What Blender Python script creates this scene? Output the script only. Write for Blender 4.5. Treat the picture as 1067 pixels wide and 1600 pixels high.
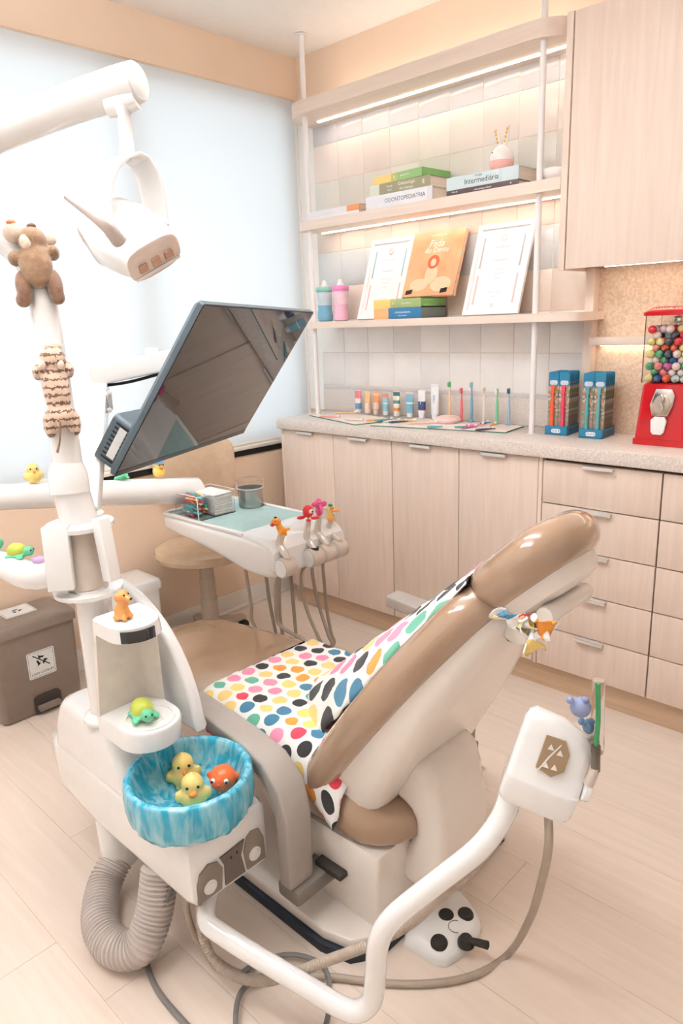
import bpy, bmesh, math, random
from mathutils import Vector, Matrix, Euler
for o in list(bpy.data.objects): bpy.data.objects.remove(o, do_unlink=True)
scene = bpy.context.scene
COL = scene.collection
PI = math.pi
V = Vector

# ------------------------------------------------------------------ camera
FPX = 1113.613
CAM = V((2.5922, -2.4934, 1.3199))
YAW, PITCH, ROLL = math.radians(44.083), math.radians(-15.0246), math.radians(-2.2229)
fw = V((-math.sin(YAW)*math.cos(PITCH), math.cos(YAW)*math.cos(PITCH), math.sin(PITCH)))
r0 = fw.cross(V((0, 0, 1))).normalized(); u0 = r0.cross(fw)
rt = r0*math.cos(ROLL)+u0*math.sin(ROLL); up = u0*math.cos(ROLL)-r0*math.sin(ROLL)
camd = bpy.data.cameras.new('camera'); cam = bpy.data.objects.new('camera', camd); COL.objects.link(cam)
M = Matrix((rt, up, -fw)).transposed().to_4x4(); M.translation = CAM
cam.matrix_world = M
camd.sensor_fit = 'VERTICAL'; camd.sensor_height = 36; camd.sensor_width = 24; camd.lens = 36*FPX/1600
camd.clip_start = 0.02
scene.camera = cam
# a photo pixel gives a direction; the distance comes from the plane or depth given with it
def ray(x, y): return fw+rt*((x-533.5)/FPX)-up*((y-800)/FPX)
def onz(x, y, z=0.0): d = ray(x, y); return CAM+d*((z-CAM.z)/d.z)
def onx(x, y, X=0.0): d = ray(x, y); return CAM+d*((X-CAM.x)/d.x)
def ony(x, y, Y=0.0): d = ray(x, y); return CAM+d*((Y-CAM.y)/d.y)
def at(x, y, t): return CAM+ray(x, y)*t

# ------------------------------------------------------------------ world, lights, exposure
w = bpy.data.worlds.new('daylight_sky'); scene.world = w; w.use_nodes = True
w.node_tree.nodes['Background'].inputs[0].default_value = (0.80, 0.90, 1.0, 1)
w.node_tree.nodes['Background'].inputs[1].default_value = 1.0
scene.view_settings.view_transform = 'Standard'; scene.view_settings.look = 'None'
scene.view_settings.gamma = 1.0; scene.view_settings.use_curve_mapping = False
scene.view_settings.exposure = 0.12
def area(name, loc, rot, sx, sy, power, col):
    l = bpy.data.lights.new(name, 'AREA'); l.shape = 'RECTANGLE'; l.size = sx; l.size_y = sy
    l.energy = power; l.color = col
    o = bpy.data.objects.new(name, l); COL.objects.link(o); o.location = loc; o.rotation_euler = rot
    return o
# daylight outside the blind; the added fill pendants get their own light in their builder
area('window_daylight', (-0.55, -1.7, 1.55), (0, math.radians(-90), 0), 1.7, 3.6, 17.5, (0.92, 0.97, 1.0))
UPW, DNW, LEDW, TOPW = 27, 6.5, .48, .32   # watts: added fill pendants up, same down, shelf LED strips
ROOM_H = 2.454

# ------------------------------------------------------------------ helpers
ORI = {}
def resample(P, step):
    out = [P[0].copy()]; need = step
    for p, q in zip(P, P[1:]):
        d = (q-p).length; pos = 0
        while d-pos >= need:
            pos += need; out.append(p.lerp(q, pos/d)); need = step
        need -= d-pos
    return out
class MB:
    def __init__(s): s.bm = bmesh.new()
    def _add(s, b2, m=None):
        if m is not None: bmesh.ops.transform(b2, matrix=m, verts=b2.verts)
        me = bpy.data.meshes.new('t'); b2.to_mesh(me); b2.free(); s.bm.from_mesh(me); bpy.data.meshes.remove(me); return s
    def box(s, c, size, bev=0, seg=2, rot=None):
        b = bmesh.new(); bmesh.ops.create_cube(b, size=1)
        bmesh.ops.scale(b, vec=size, verts=b.verts)
        if bev: bmesh.ops.bevel(b, geom=list(b.edges), offset=min(bev, min(size)*.49), segments=seg, profile=.5, affect='EDGES', clamp_overlap=True)
        m = Matrix.Translation(V(c)) @ (rot.to_4x4() if rot else Matrix())
        return s._add(b, m)
    def bx(s, x0, x1, y0, y1, z0, z1, bev=0, seg=2):
        return s.box(((x0+x1)/2, (y0+y1)/2, (z0+z1)/2), (abs(x1-x0), abs(y1-y0), abs(z1-z0)), bev, seg)
    def loft(s, rings, cap=True, closed=False):
        bm = s.bm; R = [[bm.verts.new(V(p)) for p in r] for r in rings]; n = len(R[0])
        for i in range(len(R)-(0 if closed else 1)):
            A, B = R[i], R[(i+1) % len(R)]
            for j in range(n):
                try: bm.faces.new((A[j], A[(j+1) % n], B[(j+1) % n], B[j]))
                except ValueError: pass
        if cap and not closed:
            bm.faces.new(R[0][::-1]); bm.faces.new(R[-1])
        return s
    def tube(s, path, r, n=12, smooth=0, cap=True, closed=False):
        path = [V(p) for p in path]
        rr = list(r) if hasattr(r, '__len__') else [r]*len(path)
        if smooth:
            P2, r2 = [], []
            L = len(path)
            for i in range(L if closed else L-1):
                p1, p2 = path[i], path[(i+1) % L]
                p0 = path[i-1] if (i > 0 or closed) else p1*2-p2
                p3 = path[(i+2) % L] if (i+2 < L or closed) else p2*2-p1
                for k in range(smooth):
                    t = k/smooth
                    P2.append(.5*((2*p1)+(p2-p0)*t+(2*p0-5*p1+4*p2-p3)*t*t+(3*p1-p0-3*p2+p3)*t**3))
                    r2.append(rr[i]*(1-t)+rr[(i+1) % L]*t)
            if not closed: P2.append(path[-1]); r2.append(rr[-1])
            path, rr = P2, r2
        L = len(path); rings = []
        T = []
        for i in range(L):
            a = path[i-1] if (i > 0 or closed) else path[i]; b = path[(i+1) % L] if (i < L-1 or closed) else path[i]
            T.append((b-a).normalized())
        nrm = T[0].orthogonal().normalized()
        for i in range(L):
            nrm = (nrm-T[i]*nrm.dot(T[i])).normalized(); bn = T[i].cross(nrm)
            rings.append([path[i]+(nrm*math.cos(2*PI*k/n)+bn*math.sin(2*PI*k/n))*rr[i] for k in range(n)])
        return s.loft(rings, cap, closed)
    def cyl(s, p0, p1, r, r1=None, n=24, bev=0):
        p0, p1 = V(p0), V(p1); r1 = r if r1 is None else r1
        if bev:
            d = (p1-p0).normalized()
            return s.tube([p0, p0+d*bev*.3, p0+d*bev, p1-d*bev, p1-d*bev*.3, p1], [r-bev, r-bev*.3, r, r1, r1-bev*.3, r1-bev], n)
        return s.tube([p0, p1], [r, r1], n)
    def ell(s, c, rad, rot=None, n=18, k=12):
        b = bmesh.new(); bmesh.ops.create_uvsphere(b, u_segments=n, v_segments=k, radius=1)
        rad = rad if hasattr(rad, '__len__') else (rad,)*3
        m = Matrix.Translation(V(c)) @ (rot.to_4x4() if rot else Matrix()) @ Matrix.Diagonal((*rad, 1))
        return s._add(b, m)
    def lathe(s, prof, o=(0, 0, 0), n=28, axis=None, cap=True):
        o = V(o); q = V((0, 0, 1)).rotation_difference(V(axis)) if axis else None
        rings = []
        for r, z in prof:
            ring = [V((max(r, 1e-5)*math.cos(2*PI*k/n), max(r, 1e-5)*math.sin(2*PI*k/n), z)) for k in range(n)]
            rings.append([o+(q @ p if q else p) for p in ring])
        return s.loft(rings, cap)
    def prism(s, poly, f, d0, d1, bev=0):
        # poly: 2-D outline; f(u, v, d) -> point; d0..d1 depth
        if bev:
            cx = sum(p[0] for p in poly)/len(poly); cy = sum(p[1] for p in poly)/len(poly)
            def sh(k):
                out = []
                for u, v in poly:
                    L = math.hypot(u-cx, v-cy); out.append((u-(u-cx)/L*k, v-(v-cy)/L*k))
                return out
            sg = 1 if d1 > d0 else -1
            seq = [(sh(bev), d0), (sh(bev*.3), d0+sg*bev*.3), (poly, d0+sg*bev), (poly, d1-sg*bev), (sh(bev*.3), d1-sg*bev*.3), (sh(bev), d1)]
        else: seq = [(poly, d0), (poly, d1)]
        return s.loft([[f(u, v, d) for u, v in pl] for pl, d in seq])
    def grid(s, f, nu, nv, closeu=False, uv=None):
        bm = s.bm; G = [[bm.verts.new(V(f(i/nu, j/nv))) for j in range(nv+1)] for i in range(nu+(0 if closeu else 1))]
        lay = bm.loops.layers.uv.verify() if uv else None
        for i in range(nu):
            for j in range(nv):
                i2 = (i+1) % len(G)
                fc = bm.faces.new((G[i][j], G[i2][j], G[i2][j+1], G[i][j+1]))
                if uv:
                    for lp, (a, b) in zip(fc.loops, ((i, j), (i+1, j), (i+1, j+1), (i, j+1))): lp[lay].uv = uv(a/nu, b/nv)
        return s
    def xf(s, m): bmesh.ops.transform(s.bm, matrix=m, verts=s.bm.verts); return s
    def build(s, name, mat, parent=None, loc=None, ang=40, fix=True, uvbox=False):
        if fix: bmesh.ops.recalc_face_normals(s.bm, faces=s.bm.faces)
        me = bpy.data.meshes.new(name)
        off = V(loc) if loc is not None else V((0, 0, 0))
        if parent is not None:
            base = ORI.get(parent, V((0, 0, 0)))
            bmesh.ops.translate(s.bm, vec=-base, verts=s.bm.verts)
        elif loc is not None: bmesh.ops.translate(s.bm, vec=-off, verts=s.bm.verts)
        s.bm.to_mesh(me); s.bm.free()
        for p in me.polygons: p.use_smooth = True
        if ang < 180: me.set_sharp_from_angle(angle=math.radians(ang))
        mats = mat if isinstance(mat, (list, tuple)) else [mat]
        for m in mats: me.materials.append(m)
        o = bpy.data.objects.new(name, me); COL.objects.link(o)
        if parent is not None: o.parent = parent; ORI[o] = ORI.get(parent, V((0, 0, 0)))
        else: o.location = off; ORI[o] = off
        return o
def tag(o, label=None, cat=None, group=None, kind=None):
    if label: o['label'] = label
    if cat: o['category'] = cat
    if group: o['group'] = group
    if kind: o['kind'] = kind
    return o
def thing(name, loc, label=None, cat=None, group=None):
    o = bpy.data.objects.new(name, None); o.empty_display_size = .05; COL.objects.link(o); o.location = loc
    ORI[o] = V(loc); return tag(o, label, cat, group)
def copy_tree(o, parent=None):
    c = o.copy(); COL.objects.link(c); c.parent = parent
    for ch in o.children: copy_tree(ch, c)
    return c
def superring(c, a, b, ra, rb, e=2.5, n=28):
    c, a, b = V(c), V(a), V(b); out = []
    for k in range(n):
        t = 2*PI*k/n; ct, st = math.cos(t), math.sin(t)
        out.append(c+a*(ra*math.copysign(abs(ct)**(2/e), ct))+b*(rb*math.copysign(abs(st)**(2/e), st)))
    return out
def text_bm(s, txt, size, f, depth=.0004, align='CENTER', xscale=1.0, font=None):
    cu = bpy.data.curves.new('t', 'FONT'); cu.body = txt; cu.size = size; cu.align_x = align; cu.align_y = 'CENTER'
    cu.resolution_u = 2
    ob = bpy.data.objects.new('t', cu); COL.objects.link(ob)
    dg = bpy.context.evaluated_depsgraph_get(); me = ob.evaluated_get(dg).to_mesh()
    vs = [s.bm.verts.new(f(v.co.x*xscale, v.co.y, depth)) for v in me.vertices]
    for p in me.polygons:
        try: s.bm.faces.new([vs[i] for i in p.vertices])
        except ValueError: pass
    ob.evaluated_get(dg).to_mesh_clear(); bpy.data.objects.remove(ob); bpy.data.curves.remove(cu)
    return s

# ------------------------------------------------------------------ materials
MATS = {}
def sl(c):  # sRGB 0-255 -> linear
    return tuple(((x/255)/12.92 if x/255 <= .04045 else ((x/255+.055)/1.055)**2.4) for x in c)
def mat(name, col, rough=.5, metal=0, var=.04, scale=30, bump=0, bscale=200, coat=0, trans=0, alpha=1, sss=0, ior=1.45, spec=None, stretch=None, col2=None, sheen=0):
    if name in MATS: return MATS[name]
    m = bpy.data.materials.new(name); m.use_nodes = True; nt = m.node_tree; N = nt.nodes; L = nt.links
    b = N['Principled BSDF']; c = sl(col)
    tc = N.new('ShaderNodeTexCoord'); mp = N.new('ShaderNodeMapping'); L.new(tc.outputs['Object'], mp.inputs[0])
    if stretch: mp.inputs['Scale'].default_value = stretch
    nz = N.new('ShaderNodeTexNoise'); nz.inputs['Scale'].default_value = scale; nz.inputs['Detail'].default_value = 4; L.new(mp.outputs[0], nz.inputs['Vector'])
    rp = N.new('ShaderNodeValToRGB'); L.new(nz.outputs['Fac'], rp.inputs[0])
    c2 = sl(col2) if col2 else tuple(x*(1-var*2) for x in c)
    rp.color_ramp.elements[0].position = .35; rp.color_ramp.elements[1].position = .65
    rp.color_ramp.elements[0].color = (*c2, 1); rp.color_ramp.elements[1].color = (*c, 1)
    L.new(rp.outputs[0], b.inputs['Base Color'])
    b.inputs['Roughness'].default_value = rough; b.inputs['Metallic'].default_value = metal
    b.inputs['Coat Weight'].default_value = coat; b.inputs['Coat Roughness'].default_value = .05
    b.inputs['Transmission Weight'].default_value = trans; b.inputs['Alpha'].default_value = alpha; b.inputs['IOR'].default_value = ior
    if sss: b.inputs['Subsurface Weight'].default_value = sss; b.inputs['Subsurface Radius'].default_value = (.01, .006, .004); b.inputs['Subsurface Scale'].default_value = .5
    if spec is not None: b.inputs['Specular IOR Level'].default_value = spec
    if sheen: b.inputs['Sheen Weight'].default_value = sheen
    if bump:
        n2 = N.new('ShaderNodeTexNoise'); n2.inputs['Scale'].default_value = bscale; n2.inputs['Detail'].default_value = 3; L.new(mp.outputs[0], n2.inputs['Vector'])
        bp = N.new('ShaderNodeBump'); bp.inputs['Strength'].default_value = bump; bp.inputs['Distance'].default_value = .002
        L.new(n2.outputs['Fac'], bp.inputs['Height']); L.new(bp.outputs[0], b.inputs['Normal'])
    MATS[name] = m; return m
def wood(name, c1, c2, rough=.45, sc=(60, 60, 3.5)):
    m = mat(name, c1, rough, var=.05, scale=1, stretch=sc, col2=c2, bump=.12, bscale=2)
    nt = m.node_tree; N = nt.nodes; L = nt.links
    mp = N['Mapping']; tc = N['Texture Coordinate']; oi = N.new('ShaderNodeObjectInfo')
    ad = N.new('ShaderNodeVectorMath'); ad.operation = 'ADD'; sc_ = N.new('ShaderNodeVectorMath'); sc_.operation = 'SCALE'
    cb = N.new('ShaderNodeCombineXYZ'); L.new(oi.outputs['Random'], cb.inputs[0]); L.new(oi.outputs['Random'], cb.inputs[1]); L.new(oi.outputs['Random'], cb.inputs[2])
    L.new(cb.outputs[0], sc_.inputs[0]); sc_.inputs['Scale'].default_value = 7
    L.new(tc.outputs['Object'], ad.inputs[0]); L.new(sc_.outputs[0], ad.inputs[1]); L.new(ad.outputs[0], mp.inputs[0])
    nz = [n for n in N if n.type == 'TEX_NOISE'][0]; nz.inputs['Distortion'].default_value = .6; nz.inputs['Detail'].default_value = 6
    rp = [n for n in N if n.type == 'VALTORGB'][0]; rp.color_ramp.elements[0].position = .3; rp.color_ramp.elements[1].position = .7
    return m
def emis(name, col, strength):
    m = mat(name, col, .4); b = m.node_tree.nodes['Principled BSDF']
    b.inputs['Emission Color'].default_value = (*sl(col), 1); b.inputs['Emission Strength'].default_value = strength; return m
m_wall = mat('wall_paint', (242, 214, 188), .75, var=.015, scale=6, bump=.05, bscale=300)
m_ceil = mat('ceiling_paint', (250, 241, 232), .8, var=.01)
m_white_wall = mat('white_wall_paint', (246, 242, 238), .8, var=.01)
m_base = mat('baseboard_white', (244, 236, 226), .4, var=.01)
m_black = mat('black_strip', (24, 24, 26), .5)
m_wood = wood('pale_ash_laminate', (236, 216, 201), (227, 204, 187))
m_woodx = wood('pale_ash_shelf', (237, 218, 203), (228, 207, 190), sc=(3.5, 60, 60))
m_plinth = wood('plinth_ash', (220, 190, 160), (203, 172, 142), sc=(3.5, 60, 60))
m_stone = mat('speckled_quartz', (236, 225, 216), .35, var=.06, scale=260, col2=(208, 193, 182), spec=.4)
m_stone2 = mat('granite_wall_panel', (236, 212, 186), .5, scale=130, col2=(216, 186, 158), bump=.2, bscale=180)
m_alu = mat('brushed_aluminium', (240, 234, 228), .35, .3, var=.03)
m_enamel = mat('white_enamel', (244, 241, 238), .12, var=.01, coat=.8)
m_enamel2 = mat('white_plastic', (245, 243, 240), .22, var=.01, coat=.4)
m_pole = mat('white_pole_paint', (244, 238, 236), .35, var=.01)
m_groove = mat('cabinet_shadow_gap', (96, 70, 50), .8)
m_led = emis('led_strip_glow', (255, 244, 228), 6)
# ------------------------------------------------------------------ room shell
RX, RY = 3.5, -3.3
def struct(mb, name, m, loc=None): return tag(mb.build(name, m, loc=loc), kind='structure')
floor = struct(MB().bx(0, RX, RY, 0, -.06, -.0015), 'floor', mat('floor_joint', (236, 221, 206), .7))
m_plank = wood('vinyl_plank', (243, 226, 211), (236, 217, 200), .38, sc=(3, 50, 50))
rng = random.Random(3)
PW, PL = .18, 1.22; r = 0; y = RY+.01
while y < 0:
    x = -rng.random()*PL
    while x < RX:
        x0, x1, y0, y1 = max(x, 0), min(x+PL, RX), y, min(y+PW, 0)
        if x1-x0 > .02 and y1-y0 > .01:
            MB().bx(x0+.0004, x1-.0004, y0+.0004, y1-.0004, -.02, 0).build('plank', m_plank, floor)
        x += PL
    y += PW
struct(MB().bx(0, RX, RY, 0, ROOM_H, ROOM_H+.06), 'ceiling', m_ceil)
wall_back = struct(MB().bx(-.12, RX, .0, .12, -.06, ROOM_H+.06), 'wall_back', m_wall)
struct(MB().bx(RX, RX+.1, RY-.1, .12, -.06, ROOM_H+.06), 'wall_right', m_white_wall)
struct(MB().bx(-.12, RX+.1, RY-.1, RY, -.06, ROOM_H+.06), 'wall_front', m_white_wall)
ZS, ZT = .765, 2.281
struct(MB().bx(-.12, 0, RY, 0, -.06, ZS-.02).bx(-.12, 0, RY, 0, ZT+.004, ROOM_H+.06), 'wall_left', m_wall)
struct(MB().bx(-.12, -.0, -.012, -.0, ZS-.02, ZT+.004), 'trim_7', m_base)
struct(MB().bx(.0, .0975, -.008, -.0, .9, 2.2), 'trim_8', m_white_wall)
struct(MB().bx(0, .012, RY, -.0, 0, .095, .003).bx(0, .016, RY, 0, 0, .02, .003), 'baseboard_left', m_base)
struct(MB().bx(-.12, .018, RY, -.0, ZS-.005, ZS+.012, .003), 'trim_1', m_base)
struct(MB().bx(0.0005, .006, RY, -.0, ZS-.033, ZS-.005), 'trim_2', m_black)
# window behind the blind: frame, mullions and panes
win = tag(thing('window_1', (-.09, -1.65, ZS)), kind='structure')
m_frame = mat('window_frame_white', (238, 238, 236), .4); m_glass = mat('window_glass', (245, 250, 250), .02, trans=1, ior=1.05, var=0)
ys = [-.04, -.86, -1.68, -2.50, -3.28]
fr = MB()
for yy in ys: fr.bx(-.115, -.075, yy-.03, yy+.03, ZS+.012, ZT)
fr.bx(-.115, -.075, RY, -.04, ZS+.012, ZS+.06).bx(-.115, -.075, RY, -.04, ZT-.05, ZT)
fr.build('window_frame', m_frame, win)
for i in range(4): MB().bx(-.098, -.094, ys[i+1]+.03, ys[i]-.03, ZS+.06, ZT-.05).build('pane', m_glass, win)
# roller blind: translucent cloth
mb_ = bpy.data.materials.new('blind_cloth'); mb_.use_nodes = True; nt = mb_.node_tree
for n in list(nt.nodes): nt.nodes.remove(n)
out = nt.nodes.new('ShaderNodeOutputMaterial'); mx = nt.nodes.new('ShaderNodeMixShader'); df = nt.nodes.new('ShaderNodeBsdfDiffuse'); tr = nt.nodes.new('ShaderNodeBsdfTranslucent')
wv = nt.nodes.new('ShaderNodeTexNoise'); wv.inputs['Scale'].default_value = 400; rp = nt.nodes.new('ShaderNodeValToRGB')
rp.color_ramp.elements[0].color = (.84, .84, .84, 1); rp.color_ramp.elements[1].color = (.9, .9, .9, 1)
nt.links.new(wv.outputs['Fac'], rp.inputs[0]); nt.links.new(rp.outputs[0], df.inputs[0]); nt.links.new(rp.outputs[0], tr.inputs[0])
mx.inputs[0].default_value = .6; nt.links.new(df.outputs[0], mx.inputs[1]); nt.links.new(tr.outputs[0], mx.inputs[2]); nt.links.new(mx.outputs[0], out.inputs[0])
bl = thing('roller_blind', (-.012, -1.7, ZS+.02), 'white translucent roller blind covering the whole window', 'blind')
def sheet(y0, y1):
    return MB().grid(lambda a, b: (-.012, y0+(y1-y0)*a, ZS+.02+(ZT-ZS-.02)*b), 2, 2)
sheet(-1.66, -.014).build('cloth', mb_, bl); sheet(-3.28, -1.675).build('cloth', mb_, bl)
MB().bx(-.018, -.006, -1.66, -.014, ZS+.013, ZS+.026, .003).build('bottom_bar', m_base, bl)
MB().bx(-.018, -.006, -3.28, -1.675, ZS+.013, ZS+.026, .003).build('bottom_bar', m_base, bl)
# tiles
TC = {'lav': (226, 219, 219), 'peach': (252, 234, 222), 'sage': (230, 223, 212), 'cream': (253, 246, 240), 'grey': (230, 228, 226), 'rose': (250, 230, 214)}
def tilemat(k, v):
    return mat('glazed_tile_%s_%d' % (k, v), tuple(int(c*(1-.025*v)) for c in TC[k]), .12, var=.025, scale=9, bump=.55, bscale=7, coat=.3)
rows = [(1.022, 1.175, 'cream'), (1.175, 1.325, 'cream'), (1.325, 1.472, 'rose'), (1.472, 1.622, 'grey'), (1.622, 1.772, 'rose'), (1.772, 1.922, 'sage'), (1.922, 2.073, 'peach'), (2.073, 2.20, 'lav')]
grout = MB().bx(.098, 1.437, -.0085, .0, .9, 2.2).build('grout_bed', mat('grout', (240, 224, 210), .8), wall_back)
rng = random.Random(5)
for z0, z1, k in rows:
    for i in range(9):
        x0 = .098+.1488*i
        kk = k
        t = MB().bx(x0+.001, x0+.1478, -.0105, -.003, z0+.001, z1-.001, .0025, 2)
        t.xf(Matrix.Translation((x0+.074, 0, (z0+z1)/2)) @ Matrix.Rotation(rng.uniform(-.006, .006), 4, 'X') @ Matrix.Rotation(rng.uniform(-.006, .006), 4, 'Z') @ Matrix.Translation((-x0-.074, 0, -(z0+z1)/2)))
        t.build('tile', tilemat(kk, rng.randrange(3)), wall_back)
# stone upstand behind the counter with its grey glass strip, stone panel and wooden jamb of the niche
struct(MB().bx(.098, 1.437, -.012, 0, .9, 1.004, .001), 'trim_3', m_stone)
struct(MB().bx(.098, 1.437, -.010, 0, 1.004, 1.021, .001), 'trim_4', mat('grey_glass_strip', (214, 206, 204), .15, coat=.4))
struct(MB().bx(1.467, 2.6, -.012, 0, .9, 1.46), 'trim_5', m_stone2)
struct(MB().bx(1.437, 1.468, -.055, 0, .9, 1.46, .001), 'trim_6', m_wood)
# ------------------------------------------------------------------ cabinets
FY = -.339
def handle(x0, x1, z, parent, y=FY):
    MB().bx(x0, x1, y-.018, y, z-.002, z+.001, .0006).bx(x0, x1, y-.018, y-.015, z-.010, z+.001, .0008).build('handle', m_alu, parent)
def door_unit(x0, x1, gaps, hnd, label, loc):
    t = thing('base_cabinet', (loc, FY/2, .1), label, 'cabinet')
    MB().bx(x0, x1, FY+.02, -.013, .1, .855).build('carcass', m_groove, t)
    for (a, b), (h0, h1) in zip(gaps, hnd):
        d = MB().bx(a+.0015, b-.0015, FY, FY+.019, .104, .851, .001).build('door', m_wood, t)
        handle(h0, h1, .8505, d)
    return t
u1 = door_unit(.156, .795, [(.156, .47), (.47, .795)], [(.258, .356), (.575, .673)], 'pale wood two-door base cabinet nearest the window blind', .47)
MB().bx(.140, .155, FY-.001, -.013, .1, .855, .001).build('end_panel', m_wood, u1)
u2 = door_unit(.796, 1.437, [(.796, 1.116), (1.116, 1.437)], [(.899, .993), (1.218, 1.317)], 'pale wood two-door base cabinet directly beside the drawer stacks', 1.116)
MB().bx(1.438, 1.452, FY-.001, -.013, .1, .855, .001).build('end_panel', m_wood, u2)
def drawer_unit(x0, x1, label, full=True):
    t = thing('drawer_cabinet', ((x0+x1)/2, FY/2, .1), label, 'cabinet')
    MB().bx(x0, x1, FY+.02, -.013, .1, .855).build('carcass', m_groove, t)
    for i in range(5):
        z0 = .1+.15*i
        d = MB().bx(x0+.002, x1-.002, FY, FY+.019, z0+.002, z0+.148-(.004 if i == 4 else 0), .001).build('drawer', m_wood, t)
        c = (x0+x1)/2; handle(c-.049, c+.049, z0+.1465-(.004 if i == 4 else 0), d)
    return t
drawer_unit(1.453, 1.843, 'pale wood five-drawer cabinet under the toothbrush display boxes')
drawer_unit(1.844, 2.234, 'pale wood five-drawer cabinet under the red gumball machine')
drawer_unit(2.235, 2.60, 'pale wood five-drawer cabinet at the far end of the worktop')
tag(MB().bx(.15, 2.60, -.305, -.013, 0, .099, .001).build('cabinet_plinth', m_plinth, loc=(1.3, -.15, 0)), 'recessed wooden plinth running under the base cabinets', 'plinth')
tag(MB().bx(.132, 2.62, -.359, -.0125, .856, .9, .003, 2).build('worktop', m_stone, loc=(1.3, -.18, .856)), 'speckled beige stone worktop over the base cabinets', 'countertop')
# shelving: three boards threaded on two white poles
sh = thing('shelving_unit', (.75, -.1, .9), 'pale wood three-board wall shelving on two thin white ceiling-to-counter poles', 'shelf')
def rounded_board(x0, x1, y0, y1, z0, z1, rl, rr):
    pl = [(x1, y1), (x0, y1)]
    n = 10
    if rl: pl += [(x0+rl-rl*math.cos(PI/2*k/n), y0+rl-rl*math.sin(PI/2*k/n)) for k in range(n+1)]
    else: pl += [(x0, y0)]
    if rr: pl += [(x1-rr+rr*math.sin(PI/2*k/n), y0+rr-rr*math.cos(PI/2*k/n)) for k in range(n+1)]
    else: pl += [(x1, y0)]
    return MB().prism(pl, lambda u, v, d: V((u, v, d)), z0, z1)
SY = -.212
MB_ = rounded_board(.105, 1.411, SY, -.011, 2.150, 2.203, .13, .13).build('shelf_board', m_woodx, sh)
rounded_board(.165, 1.411, SY, -.011, 1.700, 1.737, .05, 0).build('shelf_board', m_woodx, sh)
rounded_board(.185, 1.49, SY, -.011, 1.290, 1.318, .05, .05).build('shelf_board', m_woodx, sh)
for px in (.225, 1.318):
    MB().cyl((px, -.178, .9002), (px, -.178, ROOM_H-.004), .0105, n=20).lathe([(.022, 0), (.022, .004), (.011, .006)], (px, -.178, ROOM_H-.0065)).lathe([(.011, 0), (.015, .0005), (.011, .004)], (px, -.178, .9004)).build('pole', m_pole, sh)
for z, xa, xb in ((2.150, .2, 1.40), (1.700, .2, 1.40)):
    MB().bx(xa, xb, -.082, -.068, z-.004, z+.001, .001).build('led_strip', m_led, sh)
    area('shelf_led_light', ((xa+xb)/2, -.075, z-.008), (0, 0, 0), xb-xa, .012, LEDW, (1.0, .90, .80))
MB().bx(.22, 1.38, -.075, -.060, 2.2032, 2.2075, .001).build('led_strip', m_led, sh)
area('shelf_top_uplight', (.8, -.0675, 2.213), (PI, 0, 0), 1.16, .012, TOPW, (.98, .97, .97))
# wall cabinet
wc = thing('wall_cabinet', (1.9, -.1, 1.455), 'tall pale wood wall cabinet above the gumball machine niche', 'cabinet')
MB().bx(1.412, 1.434, -.212, -.0125, 1.452, 2.192, .001).build('side_panel', m_wood, wc)
MB().bx(1.436, 2.60, -.192, -.0125, 1.462, 2.19).build('carcass', m_woodx, wc)
MB().bx(1.438, 2.02, -.211, -.1925, 1.454, 2.19, .001).build('door', m_wood, wc)
MB().bx(2.023, 2.60, -.211, -.1925, 1.454, 2.19, .001).build('door', m_wood, wc)
MB().bx(1.52, 2.58, -.10, -.085, 1.458, 1.463, .001).build('led_strip', m_led, wc)
area('niche_led_light', (2.05, -.095, 1.452), (0, 0, 0), 1.06, .012, LEDW*.9, (1.0, .88, .75))
MB().bx(1.46, 2.56, -.075, -.060, 2.1902, 2.195, .001).build('led_strip', m_led, wc)
area('cabinet_top_uplight', (2.0, -.0675, 2.20), (PI, 0, 0), 1.1, .012, TOPW, (.98, .97, .97))
ns = thing('niche_shelf', (2.0, -.05, 1.205), 'slim pale wood ledge in the stone niche behind the gumball machine', 'shelf')
MB().bx(1.469, 2.6, -.075, -.013, 1.205, 1.232, .001).build('ledge_board', m_woodx, ns)
MB().bx(1.49, 2.58, -.03, -.02, 1.2005, 1.2055, .001).build('led_strip', m_led, ns)
area('ledge_led_light', (2.03, -.028, 1.196), (0, 0, 0), 1.08, .012, LEDW*.5, (1.0, .86, .70))
# fill pendants added out of view to brighten the ceiling and room
for i, (cx, cy, ln) in enumerate(((1.45, -1.5, 1.1), (1.3, -2.45, 1.3))):
    t = thing('fill_pendant', (cx, cy, 2.2), 'added unseen linear fill lamp %s' % ('above the dental chair' if i == 0 else 'above the open floor'), 'fill lamp')
    MB().bx(cx-ln/2-.01, cx+ln/2+.01, cy-.04, cy+.04, 2.2, 2.24, .004).build('housing', m_pole, t)
    MB().bx(cx-ln/2, cx+ln/2, cy-.032, cy+.032, 2.1975, 2.2005, .0005).build('diffuser', emis('fill_diffuser', (255, 250, 244), 3), t)
    for sx in (-.6, .6): MB().cyl((cx+sx, cy, 2.24), (cx+sx, cy, ROOM_H-.0005), .002, n=8).build('suspension_wire', m_alu, t)
    area('fill_uplight', (cx, cy, 2.245), (PI, 0, 0), ln, .06, UPW, (.90, .97, 1.06))
    area('fill_downlight', (cx, cy, 2.192), (0, 0, 0), ln, .06, DNW, (.95, .98, 1.02))
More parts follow.
